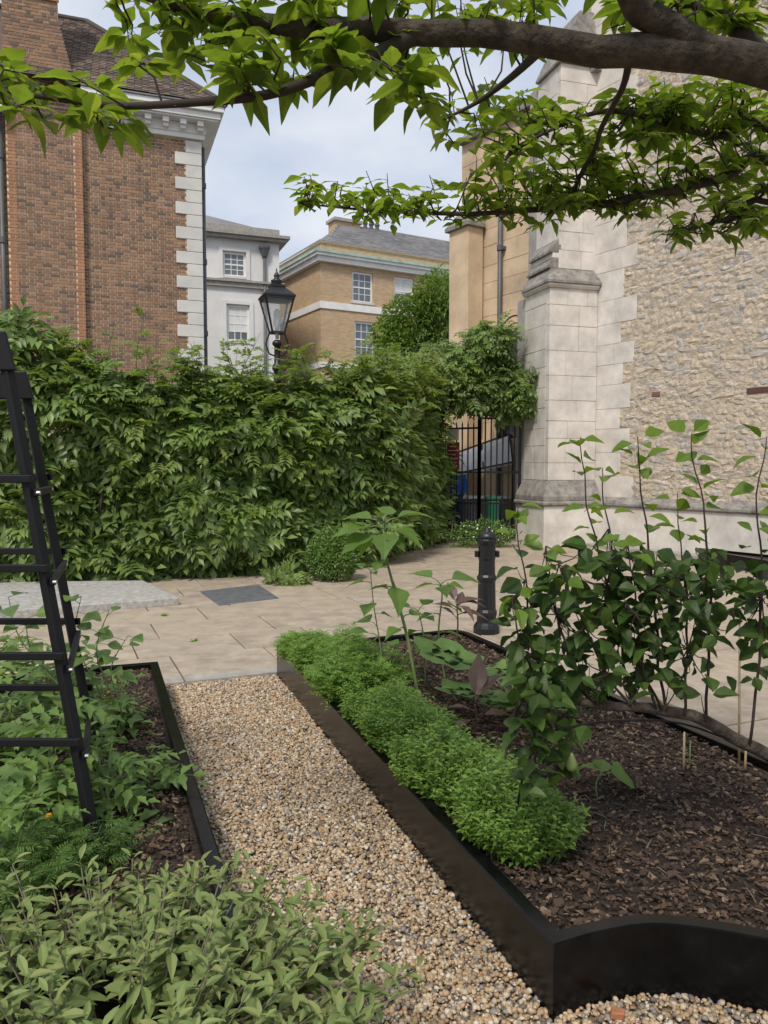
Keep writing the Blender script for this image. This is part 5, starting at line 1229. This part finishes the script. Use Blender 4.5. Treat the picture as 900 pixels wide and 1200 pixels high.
for f, off, rx, ry, h, lab in ((.67,.24,.38,.30,.31,'feathery chervil clump behind the sunflower stem'),(.82,.23,.34,.26,.28,'feathery chervil clump in the middle of the far end'),(.94,.17,.22,.18,.19,'feathery chervil tuft in the far corner of the bed')):
    p = hb(f, off); herb_mound('chervil', lab, (p.x,p.y,.175), rx, ry, h, 260, 9, cht, .045, .075, M['chervil'], rotb, group='chervil clumps')

# sunflower and its neighbours
def big_plant(name, label, cat, base, path, r0, r1, leaves, tmpl, m, stem_m, petiole=.06):
    """leaves: (fraction, azimuth, elevation, size)"""
    t = thing(name, label, cat, base); sp, sr = smooth_path(path, [r0 + (r1-r0)*i/(len(path)-1) for i in range(len(path))], 5)
    mb = MB(); mb.tube(sp, sr, 8); mb.build('stem', stem_m, t, True); mes = [fast_mesh('leaf', V, Fx, m) for V, Fx in tmpl]; mb = MB()
    for i, (f, az, el, s) in enumerate(leaves):
        q = f*(len(sp)-1); j = min(int(q), len(sp)-2); p = sp[j].lerp(sp[j+1], q-j); d = V3((math.cos(az)*math.cos(el), math.sin(az)*math.cos(el), math.sin(el)))
        pl = petiole*s/.15; b = p + d*pl + V3((0,0,.25*pl)); mb = MB(); mb.tube([p, p.lerp(b,.5) + V3((0,0,.15*pl)), b], [r1*.8+.001, r1*.6+.001, r1*.5+.0008], 5); mb.build('petiole', stem_m, t, True)
        R = basis([list(d)], [[random.uniform(-.2,.2), random.uniform(-.3,.1), 1]])[0]
        o = link('leaf', mes[i % len(mes)], t); o.matrix_basis = Matrix([list(R[r]*s) + [b[r]] for r in range(3)] + [[0,0,0,1]])
    return t
sl = [leaf_t(1, .95, 9, .30, .12, c_, 1.05, 0, .012, s, t_) for s, (c_, t_) in enumerate(((.25,.2),(.38,-.2),(.15,.3)))]
base = PZ(492, 828, .17); Yb = base.y
big_plant('sunflower_plant', 'tall young sunflower with broad heart shaped leaves and no bloom yet', 'sunflower', base, [base, PX(478,750,Yb), PX(462,690,Yb), PX(452,650,Yb-.02), PX(449,612,Yb-.02)], .011, .005,
  [(.97,2.9,.2,.18),(.96,.15,.3,.22),(.93,3.5,-.1,.23),(.92,-1.55,-.5,.19),(.93,-.5,-.2,.19),(.90,-2.6,-.35,.22),(.99,1.3,.6,.13),(1.0,-2.2,.8,.08),(.88,-.9,-.35,.15),(.84,2.2,-.3,.2),(.55,-1.2,-.75,.17),(.5,2.6,-.1,.13),(.35,.4,.1,.11),(.30,-2.4,-.1,.12),(.72,-2.0,-.3,.13)], sl, M['sunleaf'], M['stem'])
base = PZ(522, 800, .17); Yb = base.y
big_plant('sunflower_plant', 'shorter sunflower seedling to the right of the tall one', 'sunflower', base, [base, PX(514,745,Yb), PX(518,700,Yb), PX(516,684,Yb)], .007, .004,
  [(.98,2.6,.3,.17),(.97,.2,.15,.20),(.95,-1.4,-.3,.13),(.90,3.3,.0,.13),(.85,-.5,.2,.11),(.6,.6,-.4,.15),(.5,-2.8,-.1,.12),(.35,.1,-.1,.13),(.3,2.7,.1,.12)], sl, M['sunleaf'], M['stem'])
base = PZ(498, 805, .17); Yb = base.y
big_plant('sunflower_plant', 'slim sunflower seedling with reddish foliage at its foot', 'sunflower', base, [base, PX(497,750,Yb), PX(490,715,Yb)], .006, .003, [(.98,.8,.4,.12),(.97,3.0,.2,.13),(.8,-1.0,.1,.11),(.6,2.2,-.2,.12),(.5,-2.0,-.3,.10)], sl, M['sunleaf'], M['stem'])
base = PZ(448, 812, .2); Yb = base.y
big_plant('tall_herb', 'spindly flowering herb stem left of the sunflower', 'herb', base, [base, PX(446,760,Yb), PX(438,710,Yb), PX(434,668,Yb)], .005, .0022, [(.99,2.8,.4,.08),(.97,.3,.3,.09),(.95,-1.2,.1,.07),(.85,2.9,-.1,.12),(.8,-.3,.2,.08),(.7,-1.9,-.3,.13),(.6,.2,-.2,.09),(.5,2.4,.1,.16),(.42,3.4,.2,.16),(.35,-1.0,.2,.15),(.25,.4,.1,.15)], sl, M['sunleaf'], M['stem'])
pl_t = [leaf_t(1,.48,8,.45,.2,c_,1.,0,.02,s,.4) for s, c_ in enumerate((.5,.25))]
for (px_, py_, lab, lv_, h) in ((535,752,'purple leaved plant with folded bronze leaves at the far end of the bed',[(.9,.3,.5,.20),(.85,1.2,.7,.18),(.7,-.3,.2,.2),(.6,2.6,.6,.17),(.95,-.9,-.1,.18),(.8,3.0,.4,.17),(1,.1,.2,.2),(.95,2.0,.9,.2)],.30),
                        (556,862,'purple leaved seedling with one upright crumpled leaf among the marjoram',[(.9,1.2,1.2,.24),(.6,.0,.05,.2),(.5,-2.6,-.1,.16),(.7,2.8,.2,.14),(1,.5,.9,.2)],.17),
                        (478,826,'purple leaved plant drooping against the sunflower stem',[(.9,-.6,-.7,.16),(.8,-2.4,-.3,.13),(.7,.4,.1,.12)],.14)):
    b = PZ(px_, py_, .17); big_plant('purple_plant', lab, 'plant', b, [b, b + V3((.01,0,h*.5)), b + V3((0,0,h))], .008, .005, lv_, pl_t, M['purple'], M['purple'], .03)
# squash leaves: broad lobed discs
def disc_t(seed, lob=5, cup=.25):
    r = random.Random(seed); n = 20; V = [(0,0,0)]; 
    rings = (.45, 1.0); Fx = []
    for ri, rr in enumerate(rings):
        for k in range(n):
            a = 2*math.pi*k/n - math.pi/2; notch = .55 if k == 0 else 1; rad = rr*.5*(1 + .16*math.cos(lob*(a+math.pi/2)+math.pi))*(notch if ri else 1)*(1+r.uniform(-.05,.05))
            V.append((rad*math.cos(a), .45 + rad*math.sin(a), cup*rad*rad*1.2 + r.uniform(-.03,.03)))
    for k in range(n): Fx.append((1+k, 1+(k+1)%n, 1+n+(k+1)%n, 1+n+k))
    for k in range(0, n, 2): Fx.append((0, 1+k, 1+(k+1)%n, 1+(k+2)%n))
    V[0] = (0, .45, .03); return np.array(V), np.array(Fx)
sq = [disc_t(s) for s in range(3)]
b = PZ(615, 838, .17)
sqp = big_plant('squash_plant', 'sprawling squash with broad pale lobed leaves and an orange bud', 'squash', b, [b, b + V3((-.03,-.03,.06)), b + V3((-.08,-.02,.12))], .012, .008,
  [(.9,2.7,.3,.40),(.8,-2.9,.05,.30),(.9,-1.4,.1,.28),(.95,.2,.1,.26),(.7,-.5,-.1,.22),(.8,1.6,.2,.24),(.6,3.6,.0,.17),(.9,-1.9,.1,.2),(.85,.9,.2,.22)], sq, M['squash'], M['stem'], .09)
mb = MB(); c = b + V3((-.04,-.05,.2)); mb.lathe(c, [(.004,-.02),(.01,0),(.012,.02),(.003,.05)], 8); mb.build('bud', M['orange_petal'], sqp, True)
mb = MB(); mb.tube([b + V3((-.05,-.03,.09)), c + V3((0,0,-.02))], .003, 5); mb.build('flower_stalk', M['stem'], sqp)
b = PZ(590, 800, .17); big_plant('squash_seedling', 'small squash seedling with pale leaves near the bollard', 'seedling', b, [b, b + V3((0,0,.06)), b + V3((.0,0,.10))], .005, .004, [(.9,.2,.1,.16),(.8,2.8,.1,.15),(.9,-1.2,.1,.13),(.7,1.5,.2,.13)], [cht[0]], M['squash'], M['stem'], .03)
# a big bright leaf under the pear and one at the marjoram
b = PZ(700, 935, .17); big_plant('seedling', 'seedling with one bright yellow green leaf under the pear branch', 'seedling', b, [b, b + V3((.0,.02,.06)), b + V3((.03,.02,.11))], .004, .003, [(1,.2,-.45,.19),(.9,2.5,.1,.12),(.8,1.2,.3,.1)], sl, M['sunleaf'], M['stem'], .03)
# cut cane stubs standing in the mulch
for i, (px_, py_, top, lab) in enumerate(((801,905,858,'pale cut cane stub standing in the mulch below the branch'),(808,903,868,'green tinged cut stub close beside the cane stub'),(866,903,720,'tall pale cane standing in the mulch behind the pear'),(873,905,880,'short broken cane stub beside the tall cane'))):
    b = PZ(px_, py_, .165); t_ = PX(px_ + 1, top, b.y); mb = MB(); mb.tube([b, b.lerp(t_,.5), t_], [.006,.0058,.005] if i != 1 else [.004,.004,.003], 8)
    tag(mb.build('cut_cane', M['cane'] if i != 1 else M['stem'], None, True), lab, 'cane', 'cane stubs in the bed')
# terracotta shard on the gravel
c = PZ(722, 1192, .0); mb = MB(); mb.prism([c + V3((-.022,-.012,.0)),c + V3((.016,-.016,0)),c + V3((.024,.008,0)),c + V3((.002,.018,0)),c + V3((-.018,.012,0))], (.004,-.004,.024))
tag(mb.build('pot_shard', M['terracotta'], None, bevel=.004), 'orange terracotta pot shard lying on the gravel against the bed', 'shard')

# ------------------------------------------------------------------ left bed: sage, tomatoes, marigolds, climbing bean
sg_t = [leaf_t(1, .40, 6, .48, .22, c_, .55, 0, .012, s, t_) for s, (c_, t_) in enumerate(((.2,.2),(.42,-.2),(.6,.1),(.1,.4)))]
sage = thing('sage_bush', 'broad grey green sage bush spilling over the front of the left bed', 'sage', V3((-.75,1.95,.17)))
P, D, N_, S = [], [], [], []; mb = MB()
for i in range(270):
    a = random.uniform(0, 2*math.pi); r = math.sqrt(random.random()); x = -.74 + .83*r*math.cos(a); y = 1.90 + .56*r*math.sin(a)
    hh = (.245 + .11*mnoise.noise((x*5, y*5, 0)))*(1 - .42*r**3) + .06*max(0, -x-.9); b = V3((-.72 + .5*r*math.cos(a), 1.92 + .36*r*math.sin(a), .165)); tip = V3((x, y, .165 + hh*random.uniform(.72,1.12)))
    mid = b.lerp(tip,.55) + V3((0,0,-.02)); pts = [b, mid, tip]; mb.tube(pts, [.0035,.0026,.0016], 5)
    k = random.randint(5,7)
    for q in range(k):
        f = .30 + .70*q/(k-1); p = mid.lerp(tip, (f-.55)/.45) if f > .55 else b.lerp(mid, f/.55)
        for sgn in (0, math.pi):
            an = i + q*1.57 + sgn + random.uniform(-.3,.3); el = .12 + .8*(q/(k-1))**2 + random.uniform(-.3,.3); d = V3((math.cos(an), math.sin(an), el))
            P.append(p + d*.006); D.append(d); N_.append(V3((-.3*math.cos(an)+random.uniform(-.5,.5), -.3*math.sin(an)+random.uniform(-.5,.5), 1))); S.append(random.uniform(.040,.088)*(1.05 - .42*(q/(k-1))**2.5))
P = np.array([list(p) for p in P]); R = basis([list(d) for d in D], [list(n) for n in N_])
scatter(sage, 'leaf', sg_t, P, R, np.array(S), M['sage'], 300); stuff(mb.build('stems', M['sage_stem'], sage))

tm_t = [compound_t(3, 1, .42, .26, .35, s, 6, 1, .45, .95) for s in range(5)]
def tomato(label, base, h, n, spread, s0, s1, lean=(0,0)):
    t = thing('tomato_plant', label, 'tomato', base); P, D, N_, S = [], [], [], []; mb = MB()
    for q in range(2):
        tip = base + V3((lean[0]+random.uniform(-.1,.1), lean[1]+random.uniform(-.1,.1), h*random.uniform(.8,1))); sp, sr = smooth_path([base, base.lerp(tip,.5) + V3((random.uniform(-.05,.05), random.uniform(-.05,.05), 0)), tip], [.009,.007,.003], 6); mb.tube(sp, sr, 7)
        for i in range(n//2):
            f = .15 + .85*i/(n//2-1); k = f*(len(sp)-1); j = min(int(k), len(sp)-2); p = sp[j].lerp(sp[j+1], k-j); an = i*2.4 + q*1.3 + random.uniform(-.3,.3); d = V3((math.cos(an), math.sin(an), random.uniform(-.3,.5)))
            pe = p + d*random.uniform(.02,.06); mb.tube([p, pe], [.003,.0022], 5); P.append(pe); D.append(d + V3((0,-.1,0))); N_.append(V3((random.uniform(-.3,.3), random.uniform(-.5,.1), 1))); S.append(random.uniform(s0,s1)*(1.1-.35*f))
    P = np.array([list(p) for p in P]); R = basis([list(d) for d in D], [list(n_) for n_ in N_]); scatter(t, 'leaf', tm_t, P, R, np.array(S), M['tomato'], 300); mb.build('stem', M['stem'], t, True); return t
for (px_, py_, h, n, s0, s1, lab) in ((132,968,.34,20,.14,.22,'tomato plant leaning out over the mulch beside the front obelisk leg'),(52,965,.50,28,.16,.26,'tall tomato plant tied inside the obelisk front'),(60,880,.50,28,.16,.25,'tomato plant at the back of the obelisk'),
      (10,900,.42,24,.16,.24,'tomato plant left of the obelisk against the sage'),(178,925,.20,14,.12,.19,'small tomato seedling close to the steel edge'),(120,860,.30,20,.13,.2,'bushy tomato plant behind the rear obelisk leg'),(30,1010,.30,22,.14,.22,'low tomato plant in front of the obelisk'),(20,820,.45,24,.15,.24,'tomato plant in the far end of the left bed'),(-60,880,.5,24,.16,.25,'tomato plant outside the obelisk by the far edge')):
    tomato(lab, PZ(px_, py_, .168), h, n, .2, s0, s1, (.05 if px_ > 100 else 0, 0))
mg_t = [compound_t(6,1,.30,.07,.2,s,3,spread=.8) for s in range(3)]
def marigold(label, base, r, h, n, fl):
    t = herb_mound('marigold', label, (base.x,base.y,.17), r, r, h, n, 6, mg_t, .06, .11, M['marigold'], 0, 'marigold', 'marigolds in the left bed')
    for k in range(fl):
        c = base + V3((random.uniform(-.5,.5)*r, random.uniform(-.6,.2)*r, h*.98)); pt = [leaf_t(1,.6,3,.6,.1,.1)]; m_ = 16; an = np.linspace(0, 2*np.pi, m_, endpoint=False)
        Dd = np.stack([np.cos(an), np.sin(an), np.where(np.arange(m_)%2, .25, .9)],1); merged('flower', pt, np.repeat(np.array([list(c)]), m_, 0), basis(Dd, np.repeat([[0,0,1.]], m_, 0)), np.full(m_, .013), M['orange_petal'], t)
        mb = MB(); mb.tube([V3((c.x,c.y,.17)), c], .002, 5); mb.build('flower_stalk', M['stem'], t)
for (px_, py_, r, h, n, fl, lab) in ((45,1035,.26,.22,50,1,'marigold with an orange bud between the sage and the tomatoes'),(125,850,.16,.20,26,2,'marigold with small orange flowers behind the obelisk leg'),(-10,1060,.24,.22,40,0,'flowerless marigold clump beside the sage bush'),(100,1020,.13,.16,18,0,'small marigold tuft at the foot of the front obelisk leg')):
    marigold(lab, PZ(px_, py_, .17), r, h, n, fl)
# climbing bean on the obelisk with rounded leaves
bt_ = [leaf_t(1,.95,7,.38,.12,.2,.7,0,.02,s) for s in range(3)]
bb = PZ(112, 905, .17); bean = thing('bean_plant', 'climbing plant with rounded leaves twining up the rear obelisk leg', 'bean', bb)
P, D, N_, S = [], [], [], []; mb = MB()
for q in range(5):
    tip = PX((128,95,150,30,10)[q], (715,700,745,725,700)[q], 3.35 + .05*q); sp, sr = smooth_path([bb, bb.lerp(tip,.4) + V3((.06,0,0)), bb.lerp(tip,.75) + V3((-.04,0,0)), tip], [.004,.0035,.003,.0015], 6); mb.tube(sp, sr, 5)
    for i in range(13):
        k = (.2+.8*i/12)*(len(sp)-1); j = min(int(k), len(sp)-2); p = sp[j].lerp(sp[j+1], k-j); an = i*2.4+q; d = V3((math.cos(an), math.sin(an)-.2, random.uniform(-.4,.4))); pe = p + d*.045; mb.tube([p, pe], [.0016,.0012], 4)
        P.append(pe); D.append(d); N_.append(V3((random.uniform(-.3,.3), -.5, 1))); S.append(random.uniform(.045,.10))
P = np.array([list(p) for p in P]); R = basis([list(d) for d in D], [list(n_) for n_ in N_]); scatter(bean, 'leaf', bt_, P, R, np.array(S), M['tomato'], 300); mb.build('stem', M['stem'], bean, True)
